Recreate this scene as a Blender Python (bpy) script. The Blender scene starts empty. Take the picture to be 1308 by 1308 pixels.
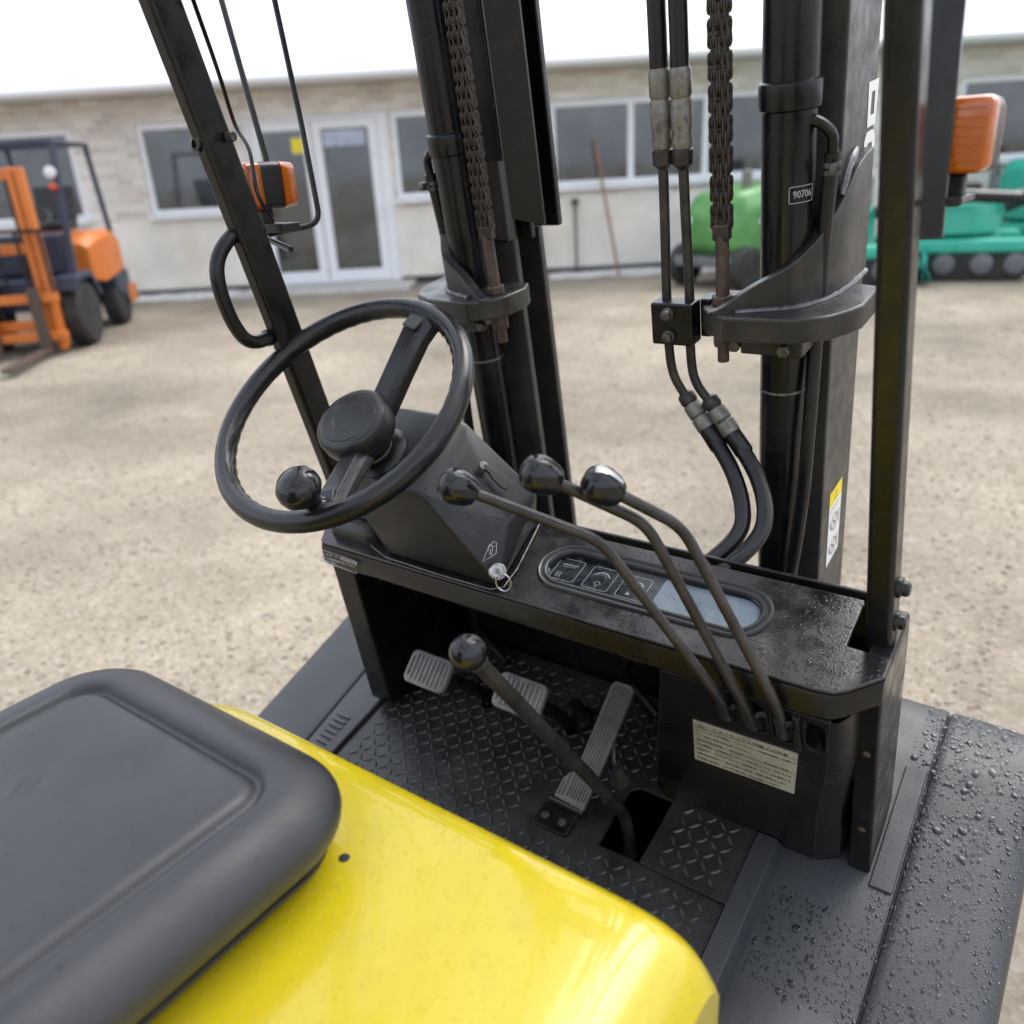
import bpy, bmesh, math, random
from mathutils import Vector as V, Matrix
from mathutils.geometry import tessellate_polygon
from mathutils.bvhtree import BVHTree
random.seed(7)
S = bpy.context.scene
COL = S.collection
# ------------------------------------------------------------------ camera, sky, sun, exposure
cam = bpy.data.cameras.new('camera'); camo = bpy.data.objects.new('camera', cam); COL.objects.link(camo)
RM = Matrix(((0.81429085, -0.18497083, 0.55019652), (0.57801617, 0.34522942, -0.73940108), (-0.0531764, 0.92011, 0.38803329)))
camo.matrix_world = Matrix.Translation((0.534, -0.753, 1.56)) @ RM.to_4x4()
cam.sensor_width = 36; cam.lens = 28.9; cam.clip_start = .02; cam.clip_end = 900
cam.dof.use_dof = True; cam.dof.focus_distance = 1.02; cam.dof.aperture_fstop = 3.3
S.camera = camo
wld = bpy.data.worlds.new('World'); S.world = wld; wld.use_nodes = True
nt = wld.node_tree; bg = nt.nodes['Background']
sky = nt.nodes.new('ShaderNodeTexSky'); sky.sky_type = 'NISHITA'; sky.sun_disc = False
SUN_EL, SUN_ROT = math.radians(58), math.radians(8)
sky.sun_elevation = SUN_EL; sky.sun_rotation = SUN_ROT; sky.air_density = 1.2; sky.dust_density = 5.0; sky.ozone_density = 1.0
hs = nt.nodes.new('ShaderNodeHueSaturation'); hs.inputs['Saturation'].default_value = .42
nt.links.new(sky.outputs[0], hs.inputs['Color']); 
ov = nt.nodes.new('ShaderNodeMix'); ov.data_type = 'RGBA'; ov.inputs[0].default_value = .55; ov.inputs[7].default_value = (4.85, 5.3, 6.1, 1)   # even cloud deck over the clear sky
nt.links.new(hs.outputs[0], ov.inputs[6]); nt.links.new(ov.outputs[2], bg.inputs['Color'])
bg.inputs['Strength'].default_value = .15
sun = bpy.data.lights.new('sun', 'SUN'); suno = bpy.data.objects.new('sun', sun); COL.objects.link(suno)
sun.energy = .7; sun.angle = math.radians(40); sun.color = (1, .96, .9)
sd = V((math.sin(SUN_ROT) * math.cos(SUN_EL), math.cos(SUN_ROT) * math.cos(SUN_EL), math.sin(SUN_EL)))
suno.rotation_euler = sd.to_track_quat('Z', 'Y').to_euler()
S.view_settings.view_transform = 'Standard'; S.view_settings.look = 'None'; S.view_settings.gamma = 1
S.view_settings.use_curve_mapping = False; S.view_settings.exposure = 1.12
S.render.engine = 'CYCLES'; S.cycles.use_denoising = True; S.cycles.max_bounces = 8
S.cycles.transparent_max_bounces = 12; S.cycles.caustics_reflective = False; S.cycles.caustics_refractive = False

# ------------------------------------------------------------------ materials
MATS = {}
def mat(name, col, rough=.5, metal=0., var=.15, scale=8., bump=0., bscale=60., coat=0., rvar=.12, dirt=None, dscale=4., damt=.5, spec=.5, edge=None, specks=None):
    """procedural paint / plastic / metal: colour drift, patches of dirt, roughness drift and fine relief"""
    m = bpy.data.materials.new(name); m.use_nodes = True; n = m.node_tree; L = n.links.new
    b = n.nodes['Principled BSDF']; tc = n.nodes.new('ShaderNodeTexCoord'); co = tc.outputs['Object']
    b.inputs['Metallic'].default_value = metal; b.inputs['Coat Weight'].default_value = coat; b.inputs['Coat Roughness'].default_value = .06
    b.inputs['Specular IOR Level'].default_value = spec
    nz = n.nodes.new('ShaderNodeTexNoise'); nz.inputs['Scale'].default_value = scale; nz.inputs['Detail'].default_value = 6; L(co, nz.inputs['Vector'])
    mp = n.nodes.new('ShaderNodeMapRange'); mp.inputs[1].default_value = .3; mp.inputs[2].default_value = .7
    mp.inputs[3].default_value = 1 - var; mp.inputs[4].default_value = 1 + var; L(nz.outputs[0], mp.inputs[0])
    mx = n.nodes.new('ShaderNodeMix'); mx.data_type = 'RGBA'; mx.blend_type = 'MULTIPLY'; mx.inputs[0].default_value = 1
    mx.inputs[6].default_value = (*col, 1); L(mp.outputs[0], mx.inputs[7]); out = mx.outputs[2]
    if dirt:
        n2 = n.nodes.new('ShaderNodeTexNoise'); n2.inputs['Scale'].default_value = dscale; n2.inputs['Detail'].default_value = 9
        n2.inputs['Roughness'].default_value = .68; L(co, n2.inputs['Vector'])
        r2 = n.nodes.new('ShaderNodeMapRange'); r2.inputs[1].default_value = .5; r2.inputs[2].default_value = .68; r2.inputs[4].default_value = damt; L(n2.outputs[0], r2.inputs[0])
        m2 = n.nodes.new('ShaderNodeMix'); m2.data_type = 'RGBA'; L(r2.outputs[0], m2.inputs[0]); L(out, m2.inputs[6]); m2.inputs[7].default_value = (*dirt, 1); out = m2.outputs[2]
    dots = None
    if specks:                                     # scattered specks: dust, pits, dried drops
        sc_, rad, scol, sbump = specks
        vo = n.nodes.new('ShaderNodeTexVoronoi'); vo.inputs['Scale'].default_value = sc_; L(co, vo.inputs['Vector'])
        sx_ = n.nodes.new('ShaderNodeSeparateColor'); L(vo.outputs['Color'], sx_.inputs[0])
        pw = n.nodes.new('ShaderNodeMath'); pw.operation = 'POWER'; pw.inputs[1].default_value = 3; L(sx_.outputs[0], pw.inputs[0])
        ml_ = n.nodes.new('ShaderNodeMath'); ml_.operation = 'MULTIPLY'; ml_.inputs[1].default_value = rad; L(pw.outputs[0], ml_.inputs[0])
        sb = n.nodes.new('ShaderNodeMath'); sb.operation = 'SUBTRACT'; L(ml_.outputs[0], sb.inputs[0]); L(vo.outputs['Distance'], sb.inputs[1])
        dm = n.nodes.new('ShaderNodeMapRange'); dm.inputs[1].default_value = 0; dm.inputs[2].default_value = rad * .35; L(sb.outputs[0], dm.inputs[0]); dots = dm.outputs[0]
        if scol:
            ms_ = n.nodes.new('ShaderNodeMix'); ms_.data_type = 'RGBA'; L(dots, ms_.inputs[0]); L(out, ms_.inputs[6]); ms_.inputs[7].default_value = (*scol, 1); out = ms_.outputs[2]
    if edge:                                       # paint rubbed thin along the edges
        bv = n.nodes.new('ShaderNodeBevel'); bv.samples = 4; bv.inputs['Radius'].default_value = .0035; ge = n.nodes.new('ShaderNodeNewGeometry')
        dp = n.nodes.new('ShaderNodeVectorMath'); dp.operation = 'DOT_PRODUCT'; L(bv.outputs[0], dp.inputs[0]); L(ge.outputs['Normal'], dp.inputs[1])
        ne = n.nodes.new('ShaderNodeTexNoise'); ne.inputs['Scale'].default_value = 45; ne.inputs['Detail'].default_value = 5; L(co, ne.inputs['Vector'])
        re_ = n.nodes.new('ShaderNodeMapRange'); re_.inputs[1].default_value = .985; re_.inputs[2].default_value = .80; re_.inputs[3].default_value = 0; re_.inputs[4].default_value = 1.6; L(dp.outputs['Value'], re_.inputs[0])
        mu = n.nodes.new('ShaderNodeMath'); mu.operation = 'MULTIPLY'; mu.use_clamp = True; L(re_.outputs[0], mu.inputs[0]); L(ne.outputs[0], mu.inputs[1])
        m3 = n.nodes.new('ShaderNodeMix'); m3.data_type = 'RGBA'; L(mu.outputs[0], m3.inputs[0]); L(out, m3.inputs[6]); m3.inputs[7].default_value = (*edge, 1); out = m3.outputs[2]
    L(out, b.inputs['Base Color'])
    n3 = n.nodes.new('ShaderNodeTexNoise'); n3.inputs['Scale'].default_value = scale * 2.3; n3.inputs['Detail'].default_value = 5; L(co, n3.inputs['Vector'])
    r3 = n.nodes.new('ShaderNodeMapRange'); r3.inputs[1].default_value = .3; r3.inputs[2].default_value = .7
    r3.inputs[3].default_value = max(.03, rough - rvar); r3.inputs[4].default_value = min(1, rough + rvar); L(n3.outputs[0], r3.inputs[0]); L(r3.outputs[0], b.inputs['Roughness'])
    if bump:
        n4 = n.nodes.new('ShaderNodeTexNoise'); n4.inputs['Scale'].default_value = bscale; n4.inputs['Detail'].default_value = 4; L(co, n4.inputs['Vector'])
        bp = n.nodes.new('ShaderNodeBump'); bp.inputs['Strength'].default_value = bump; bp.inputs['Distance'].default_value = .002; L(n4.outputs[0], bp.inputs['Height']); L(bp.outputs[0], b.inputs['Normal'])
        if dots and specks[3]:
            b2 = n.nodes.new('ShaderNodeBump'); b2.inputs['Strength'].default_value = specks[3]; b2.inputs['Distance'].default_value = .001; L(dots, b2.inputs['Height']); L(bp.outputs[0], b2.inputs['Normal']); L(b2.outputs[0], b.inputs['Normal']); L(b2.outputs[0], b.inputs['Coat Normal'])
    MATS[name] = m
    return m
BLACK = mat('black_paint', (.005, .005, .005), .28, var=.3, scale=14, bump=.05, bscale=220, dirt=(.035, .032, .028), dscale=11, damt=.35, rvar=.12, spec=.42, edge=(.06, .056, .05))
MASTM = mat('mast_paint', (.005, .0055, .007), .27, var=.35, scale=9, bump=.12, bscale=160, dirt=(.04, .035, .029), dscale=9, damt=.45, spec=.42)
CASTM = mat('cast_bracket_paint', (.026, .025, .024), .36, var=.35, scale=14, bump=.2, bscale=180, dirt=(.075, .066, .054), dscale=14, damt=.6, edge=(.13, .12, .105))
MASTS = mat('mast_side_paint', (.04, .038, .034), .45, var=.25, scale=20, bump=.18, bscale=260, dirt=(.1, .09, .075), dscale=14, damt=.4)
WELD = mat('weld_metal', (.13, .13, .135), .4, metal=.4, var=.4, scale=60, bump=.6, bscale=140)
PLAST = mat('black_plastic', (.013, .013, .0135), .38, var=.3, scale=8, bump=.1, bscale=420, dirt=(.055, .051, .045), dscale=9, damt=.6, rvar=.13, edge=(.07, .067, .06))
COVERM = mat('lever_cover_plastic', (.006, .006, .0058), .3, var=.3, scale=8, bump=.08, bscale=300, dirt=(.04, .035, .025), dscale=10, damt=.5, rvar=.14, edge=(.06, .056, .048))
RIMM = mat('wheel_rim_plastic', (.010, .010, .0105), .28, var=.25, scale=14, bump=.05, bscale=300, rvar=.1, dirt=(.03, .029, .028), dscale=18, damt=.4)
KNOBM = mat('knob_bakelite', (.008, .008, .009), .16, var=.2, scale=20, bump=.05, bscale=150, rvar=.1)
DASHM = mat('dash_paint', (.013, .0115, .012), .24, var=.35, scale=16, bump=.12, bscale=300, dirt=(.06, .053, .055), dscale=12, damt=.55, rvar=.16, edge=(.1, .095, .09))
SEATM = mat('seat_vinyl', (.028, .029, .033), .38, var=.12, scale=5, bump=.22, bscale=700, dirt=(.042, .043, .048), dscale=4, damt=.45, rvar=.09, specks=(120, .34, (.012, .012, .013), 0))
FENDM = mat('fender_plastic', (.038, .040, .045), .40, var=.15, scale=10, bump=.3, bscale=600, dirt=(.055, .057, .063), dscale=7, damt=.4, rvar=.08, specks=(200, .4, (.015, .016, .018), 0))
YEL = mat('yellow_paint', (.56, .435, .008), .24, var=.07, scale=3, dirt=(.44, .35, .03), dscale=14, damt=.35, bump=.05, bscale=26, coat=.6, rvar=.06, specks=(330, .5, None, .6))
PLATEM = mat('checker_plate', (.024, .024, .0245), .3, var=.4, scale=14, bump=.25, bscale=240, dirt=(.055, .053, .05), dscale=9, damt=.65, rvar=.12)
LUGM = mat('checker_plate_lug', (.075, .075, .075), .32, metal=.35, var=.4, scale=40, bump=.2, bscale=300)
PEDM = mat('pedal_rubber', (.17, .17, .172), .4, var=.3, scale=30, bump=.25, bscale=200, dirt=(.26, .255, .25), dscale=20, damt=.6)
ACCM = mat('accelerator_rubber', (.13, .13, .126), .42, var=.25, scale=30, bump=.2, bscale=240, dirt=(.15, .145, .135), dscale=18, damt=.6)
RODM = mat('worn_lever_steel', (.05, .046, .043), .34, metal=.5, var=.45, scale=30, bump=.25, bscale=260, dirt=(.1, .07, .058), dscale=16, damt=.5)
RUST = mat('rusty_steel', (.082, .058, .045), .6, metal=.2, var=.45, scale=50, bump=.5, bscale=220, dirt=(.15, .088, .055), dscale=40, damt=.7)
CHAINM = mat('oily_chain_steel', (.045, .036, .03), .4, metal=.4, var=.5, scale=60, bump=.3, bscale=300, dirt=(.13, .09, .06), dscale=50, damt=.6)
PIPEM = mat('pipe_paint', (.026, .023, .02), .42, var=.4, scale=40, bump=.3, bscale=200, dirt=(.08, .065, .05), dscale=25, damt=.6)
FITM = mat('plated_fitting', (.24, .23, .2), .45, metal=.5, var=.5, scale=60, bump=.4, bscale=160, dirt=(.05, .045, .04), dscale=60, damt=.9)
HOSEM = mat('hose_rubber', (.006, .006, .0065), .34, var=.25, scale=20, bump=.12, bscale=400)
CHROME = mat('bare_steel', (.42, .41, .39), .3, metal=1, var=.2, scale=30, bump=.1)
BOLTM = mat('bolt_steel', (.12, .115, .11), .42, metal=.7, var=.4, scale=60, bump=.2, bscale=200)
WHITE = mat('white_print', (.78, .78, .76), .5, var=.06)
GREYPR = mat('grey_print', (.5, .5, .5), .5, var=.1)
DARKPR = mat('dark_print', (.09, .085, .075), .5, var=.1)
PRINTY = mat('yellow_print', (.85, .68, .02), .45, var=.05)
REDPR = mat('dark_red_print', (.2, .03, .06), .5, var=.1)
LABELM = mat('aluminium_label', (.72, .70, .60), .34, metal=.45, var=.18, scale=16, bump=.12, bscale=200, dirt=(.3, .27, .2), dscale=22, damt=.5)
GFACE = mat('gauge_face', (.011, .012, .013), .3, var=.2, scale=50, dirt=(.05, .052, .055), dscale=60, damt=.5)
GREYF = mat('grey_blue_film', (.27, .31, .35), .4, var=.12, scale=25, dirt=(.4, .43, .46), dscale=30, damt=.5)  # grey-blue tone of the right part of the gauge panel
STAIN = mat('water_stained_film', (.22, .19, .14), .45, var=.4, scale=40)
AMBER = mat('amber_lens', (.5, .115, .006), .2, var=.08, scale=30, coat=.5, bump=.25, bscale=120)
HOUS = mat('lamp_housing', (.013, .013, .014), .4)
TYRE = mat('tyre_rubber', (.02, .02, .02), .75, var=.3, scale=10, bump=.4, bscale=80, dirt=(.09, .08, .065), dscale=6, damt=.5)
def clear(name, tint, ior, alpha_mix):
    m = bpy.data.materials.new(name); m.use_nodes = True; n = m.node_tree; L = n.links.new
    for x in list(n.nodes):
        if x.type == 'BSDF_PRINCIPLED': n.nodes.remove(x)
    t = n.nodes.new('ShaderNodeBsdfTransparent'); t.inputs[0].default_value = (*tint, 1)
    g = n.nodes.new('ShaderNodeBsdfGlossy'); g.inputs['Roughness'].default_value = .05
    fr = n.nodes.new('ShaderNodeFresnel'); fr.inputs[0].default_value = ior
    tc = n.nodes.new('ShaderNodeTexCoord'); nz = n.nodes.new('ShaderNodeTexNoise'); nz.inputs['Scale'].default_value = 40; L(tc.outputs['Object'], nz.inputs['Vector'])
    bp = n.nodes.new('ShaderNodeBump'); bp.inputs['Strength'].default_value = alpha_mix; bp.inputs['Distance'].default_value = .002; L(nz.outputs[0], bp.inputs['Height']); L(bp.outputs[0], g.inputs['Normal'])
    mx = n.nodes.new('ShaderNodeMixShader'); L(fr.outputs[0], mx.inputs[0]); L(t.outputs[0], mx.inputs[1]); L(g.outputs[0], mx.inputs[2])
    L(mx.outputs[0], n.nodes['Material Output'].inputs['Surface']); return m
LENS = clear('clear_gauge_lens', (.93, .95, .96), 1.16, .05)
WATER = clear('rain_water', (.72, .73, .75), 1.5, .0)

# ------------------------------------------------------------------ mesh helpers
def lerp(a, b, t): return a + (b - a) * t
def frame_of(d):
    d = V(d).normalized(); a = d.cross(V((0, 0, 1)))
    if a.length < 1e-3: a = d.cross(V((0, 1, 0)))
    a.normalize(); return a, d.cross(a), d
def spline(pts, k=6):
    P = [V(p) for p in pts]; out = []
    Q = [P[0] * 2 - P[1]] + P + [P[-1] * 2 - P[-2]]
    for i in range(1, len(Q) - 2):
        for j in range(k):
            t = j / k; a, b, c, d = Q[i - 1], Q[i], Q[i + 1], Q[i + 2]
            out.append(.5 * ((2 * b) + (c - a) * t + (2 * a - 5 * b + 4 * c - d) * t * t + (3 * b - a - 3 * c + d) * t ** 3))
    out.append(P[-1]); return out
def fillet(pts, r, k=6):
    P = [V(p) for p in pts]; out = [P[0]]
    for i in range(1, len(P) - 1):
        a, b, c = P[i - 1], P[i], P[i + 1]; u = (a - b); w = (c - b); rr = min(r, u.length * .45, w.length * .45)
        p0 = b + u.normalized() * rr; p1 = b + w.normalized() * rr
        for j in range(k + 1):
            t = j / k; out.append((1 - t) ** 2 * p0 + 2 * t * (1 - t) * b + t * t * p1)
    out.append(P[-1]); return out
class MB:
    def __init__(s): s.v = []; s.f = []
    def add(s, vs, fs):
        o = len(s.v); s.v += [tuple(x) for x in vs]; s.f += [tuple(i + o for i in q) for q in fs]; return s
    def box(s, c, d, R=None):
        R = R or Matrix.Identity(3); c = V(c); vs = [c + R @ V((x * d[0] / 2, y * d[1] / 2, z * d[2] / 2)) for x in (-1, 1) for y in (-1, 1) for z in (-1, 1)]
        return s.add(vs, [(0, 1, 3, 2), (4, 6, 7, 5), (0, 4, 5, 1), (2, 3, 7, 6), (0, 2, 6, 4), (1, 5, 7, 3)])
    def beam(s, a, b, w, h, side=(1, 0, 0)):
        """box section from a to b; w across 'side', h across the other way"""
        a, b = V(a), V(b); d = (b - a).normalized(); x = V(side); x = (x - d * x.dot(d)).normalized(); y = d.cross(x)
        q = [(-w / 2, -h / 2), (w / 2, -h / 2), (w / 2, h / 2), (-w / 2, h / 2)]
        vs = [p + x * i + y * j for p in (a, b) for i, j in q]
        return s.add(vs, [(0, 3, 2, 1), (4, 5, 6, 7)] + [(i, (i + 1) % 4, 4 + (i + 1) % 4, 4 + i) for i in range(4)])
    def prism(s, pts, ext):
        n = len(pts); pts = [V(p) for p in pts]; e = V(ext)
        return s.add(pts + [p + e for p in pts], [tuple(range(n - 1, -1, -1)), tuple(range(n, 2 * n))] + [(i, (i + 1) % n, n + (i + 1) % n, n + i) for i in range(n)])
    def plate(s, outer, holes, O, ax, ay, th):
        """flat sheet with openings in the plane O, ax, ay; th downwards"""
        O, ax, ay = V(O), V(ax).normalized(), V(ay).normalized(); nz = ax.cross(ay)
        loops = [[V((p[0], p[1], 0)) for p in l] for l in [outer] + holes]
        tri = tessellate_polygon(loops); flat = [p for l in loops for p in l]; n = len(flat)
        W = lambda p, h: O + ax * p[0] + ay * p[1] + nz * h
        fs = []
        for t in tri:
            a, b, c = (flat[i] for i in t)
            if (b - a).cross(c - a).z < 0: t = t[::-1]
            fs.append(tuple(t)); fs.append(tuple(i + n for i in t[::-1]))
        o = 0
        for l in loops:
            m = len(l)
            for i in range(m): j = (i + 1) % m; fs.append((o + i, o + i + n, o + j + n, o + j))
            o += m
        return s.add([W(p, 0) for p in flat] + [W(p, -th) for p in flat], fs)
    def tube(s, pts, r, n=12, cap=True):
        P = [V(p) for p in pts]; m = len(P); R = r if isinstance(r, (list, tuple)) else [r] * m
        a, b, d = frame_of(P[1] - P[0]); vs = []
        for i in range(m):
            t = (P[min(i + 1, m - 1)] - P[max(i - 1, 0)]).normalized(); a = (a - t * a.dot(t)).normalized(); b = t.cross(a)
            vs += [P[i] + (a * math.cos(2 * math.pi * k / n) + b * math.sin(2 * math.pi * k / n)) * R[i] for k in range(n)]
        fs = [(i * n + k, i * n + (k + 1) % n, (i + 1) * n + (k + 1) % n, (i + 1) * n + k) for i in range(m - 1) for k in range(n)]
        if cap: fs += [tuple(range(n - 1, -1, -1)), tuple((m - 1) * n + k for k in range(n))]
        return s.add(vs, fs)
    def lathe(s, prof, O, ax, n=24, sx=1.):
        a, b, d = frame_of(ax); O = V(O); m = len(prof); vs = []
        for r, h in prof: vs += [O + d * h + (a * math.cos(2 * math.pi * k / n) * sx + b * math.sin(2 * math.pi * k / n)) * max(r, 1e-5) for k in range(n)]
        fs = [(i * n + k, i * n + (k + 1) % n, (i + 1) * n + (k + 1) % n, (i + 1) * n + k) for i in range(m - 1) for k in range(n)]
        fs += [tuple(range(n - 1, -1, -1)), tuple((m - 1) * n + k for k in range(n))]
        return s.add(vs, fs)
    def ball(s, c, r, ax=(0, 0, 1), n=20, st=1.):
        return s.lathe([(r * math.sin(math.pi * i / 12), -r * st * math.cos(math.pi * i / 12)) for i in range(13)], c, ax, n)
    def rings(s, loops, close=True, capa=True, capb=True):
        n = len(loops[0]); m = len(loops); vs = [p for l in loops for p in l]
        fs = [(i * n + k, i * n + (k + 1) % n, (i + 1) * n + (k + 1) % n, (i + 1) * n + k) for i in range(m - 1) for k in range(n if close else n - 1)]
        if capa: fs.append(tuple(range(n - 1, -1, -1)))
        if capb: fs.append(tuple((m - 1) * n + k for k in range(n)))
        return s.add(vs, fs)
    def stroke(s, pts, w, O, ax, ay, close=False, lift=.0):
        """flat painted line"""
        O, ax, ay = V(O), V(ax).normalized(), V(ay).normalized(); nz = ax.cross(ay); P = [V((p[0], p[1])) for p in pts]; m = len(P); L_, R_ = [], []
        for i in range(m):
            a = P[(i - 1) % m] if close or i else P[i]; c = P[(i + 1) % m] if close or i < m - 1 else P[i]
            t = (c - a).normalized(); q = V((-t.y, t.x)) * (w / 2); L_.append(P[i] + q); R_.append(P[i] - q)
        vs = [O + ax * p[0] + ay * p[1] + nz * lift for p in L_ + R_]
        return s.add(vs, [(m + i, m + (i + 1) % m, (i + 1) % m, i) for i in range(m if close else m - 1)])
    def build(s, name, m, parent=None, bev=0., seg=2, sub=0, ang=35, flat=False):
        me = bpy.data.meshes.new(name); me.from_pydata(s.v, [], s.f)
        bm = bmesh.new(); bm.from_mesh(me); bmesh.ops.recalc_face_normals(bm, faces=bm.faces); bm.to_mesh(me); bm.free()
        if not flat:
            me.shade_smooth()
            if not sub: me.set_sharp_from_angle(angle=math.radians(ang))
        me.materials.append(m); o = bpy.data.objects.new(name, me); COL.objects.link(o)
        if parent: o.parent = parent
        if bev:
            b = o.modifiers.new('bevel', 'BEVEL'); b.width = bev; b.segments = seg; b.limit_method = 'ANGLE'; b.angle_limit = math.radians(30); b.harden_normals = not sub
        if sub: x = o.modifiers.new('sub', 'SUBSURF'); x.levels = sub; x.render_levels = sub
        return o
def empty(name, loc=(0, 0, 0), rz=0, label=None, cat=None, group=None):
    o = bpy.data.objects.new(name, None); COL.objects.link(o); o.location = loc; o.rotation_euler.z = rz; o.empty_display_size = .1
    if label: o['label'] = label; o['category'] = cat
    if group: o['group'] = group
    return o
def tag(o, label, cat, group=None):
    o['label'] = label; o['category'] = cat
    if group: o['group'] = group
    return o
def struct(o, kind='structure'): o['kind'] = kind; return o
def hexbolt(name, c, ax, r, h, m, parent, washer=0):
    mb = MB()
    if washer: mb.lathe([(r * washer, -.001), (r * washer, h * .25)], c, ax, 16)
    mb.lathe([(r, 0), (r, h * .85), (r * .85, h)], c, ax, 6)
    return mb.build(name, m, parent, bev=r * .08, seg=1)
def text(name, body, size, M4, m, parent, wrap=None, ext=.0002):
    cu = bpy.data.curves.new(name, 'FONT'); cu.body = body; cu.size = size; cu.extrude = ext; cu.resolution_u = 2
    t = bpy.data.objects.new(name + '_src', cu); COL.objects.link(t)
    dg = bpy.context.evaluated_depsgraph_get(); me = bpy.data.meshes.new_from_object(t.evaluated_get(dg)); bpy.data.objects.remove(t)
    for v in me.vertices: v.co = wrap(v.co) if wrap else M4 @ v.co
    me.materials.clear(); me.materials.append(m); o = bpy.data.objects.new(name, me); COL.objects.link(o); o.parent = parent; return o
def m4(O, ax, ay):
    ax, ay = V(ax).normalized(), V(ay).normalized(); nz = ax.cross(ay)
    return Matrix(((ax.x, ay.x, nz.x, O[0]), (ax.y, ay.y, nz.y, O[1]), (ax.z, ay.z, nz.z, O[2]), (0, 0, 0, 1)))
def stadium(cx, cy, hl, hh, n=10):
    out = []
    for k in range(n + 1): a = -math.pi / 2 + math.pi * k / n; out.append((cx + hl - hh + hh * math.cos(a), cy + hh * math.sin(a)))
    for k in range(n + 1): a = math.pi / 2 + math.pi * k / n; out.append((cx - hl + hh + hh * math.cos(a), cy + hh * math.sin(a)))
    return out
def rrect(x0, x1, y0, y1, r, n=6):
    out = []
    for cx, cy, a0 in ((x1 - r, y0 + r, -90), (x1 - r, y1 - r, 0), (x0 + r, y1 - r, 90), (x0 + r, y0 + r, 180)):
        for k in range(n + 1): a = math.radians(a0 + 90 * k / n); out.append((cx + r * math.cos(a), cy + r * math.sin(a)))
    return out
def drops(name, parent, place, radii):
    """rain drops: flattened domes; place(i) -> point, normal"""
    mb = MB()
    for i, r in enumerate(radii):
        p, nrm = place(i); a, b, d = frame_of(nrm); e1 = random.uniform(.75, 1.35); e2 = random.uniform(.75, 1.2); ph = random.uniform(0, 6.28); wob = random.uniform(.0, .25); hh = random.uniform(.22, .36)
        a, b = a * math.cos(ph) + b * math.sin(ph), b * math.cos(ph) - a * math.sin(ph); n = 12 if r > .002 else 8; loops = []
        for rr, h in ((1, -.04), (.97, .22), (.78, .62), (.42, .92)):
            loops.append([V(p) + (a * math.cos(6.2832 * k / n) * e1 + b * math.sin(6.2832 * k / n) * e2) * r * rr * (1 + wob * math.sin(2 * 6.2832 * k / n + ph) + wob * .6 * math.sin(3 * 6.2832 * k / n)) + d * r * h * hh for k in range(n)])
        mb.rings(loops, capa=False)
    o = mb.build(name, WATER, parent, ang=80); o['kind'] = 'stuff'; return o

# ------------------------------------------------------------------ ground
def ground_mat():
    m = bpy.data.materials.new('gravel_ground'); m.use_nodes = True; n = m.node_tree; L = n.links.new; b = n.nodes['Principled BSDF']
    tc = n.nodes.new('ShaderNodeTexCoord'); co = tc.outputs['Object']
    def vor(sc):
        v = n.nodes.new('ShaderNodeTexVoronoi'); v.inputs['Scale'].default_value = sc; L(co, v.inputs['Vector']); return v
    def noi(sc, d=6, r=.6):
        v = n.nodes.new('ShaderNodeTexNoise'); v.inputs['Scale'].default_value = sc; v.inputs['Detail'].default_value = d; v.inputs['Roughness'].default_value = r; L(co, v.inputs['Vector']); return v
    r = n.nodes.new('ShaderNodeValToRGB'); e = r.color_ramp.elements
    e[0].position = .05; e[0].color = (.165, .14, .105, 1); e[1].position = .95; e[1].color = (.42, .395, .345, 1)
    for p, c in ((.3, (.215, .18, .134, 1)), (.55, (.27, .23, .175, 1)), (.78, (.33, .295, .24, 1))): x = e.new(p); x.color = c
    v = vor(62); L(v.outputs['Color'], r.inputs[0])
    r2 = n.nodes.new('ShaderNodeValToRGB'); e = r2.color_ramp.elements
    e[0].position = .3; e[0].color = (.185, .147, .10, 1); e[1].position = .7; e[1].color = (.37, .318, .242, 1); L(noi(1.1, 10, .75).outputs[0], r2.inputs[0])
    mx = n.nodes.new('ShaderNodeMix'); mx.data_type = 'RGBA'; mx.inputs[0].default_value = .5; L(r.outputs[0], mx.inputs[6]); L(r2.outputs[0], mx.inputs[7])
    nb = noi(.42, 7, .62); mr = n.nodes.new('ShaderNodeMapRange'); mr.inputs[1].default_value = .35; mr.inputs[2].default_value = .65; mr.inputs[3].default_value = .6; mr.inputs[4].default_value = 1.3; L(nb.outputs[0], mr.inputs[0])
    m2 = n.nodes.new('ShaderNodeMix'); m2.data_type = 'RGBA'; m2.blend_type = 'MULTIPLY'; m2.inputs[0].default_value = 1; L(mx.outputs[2], m2.inputs[6]); L(mr.outputs[0], m2.inputs[7])
    L(m2.outputs[2], b.inputs['Base Color']); b.inputs['Roughness'].default_value = .9
    bp = n.nodes.new('ShaderNodeBump'); bp.inputs['Strength'].default_value = .3; bp.inputs['Distance'].default_value = .006; L(v.outputs['Distance'], bp.inputs['Height']); L(bp.outputs[0], b.inputs['Normal'])
    return m
GM = ground_mat()
g = MB().add([(-300, -300, 0), (300, -300, 0), (300, 300, 0), (-300, 300, 0)], [(0, 1, 2, 3)]).build('ground', GM, flat=True); struct(g)
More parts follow.
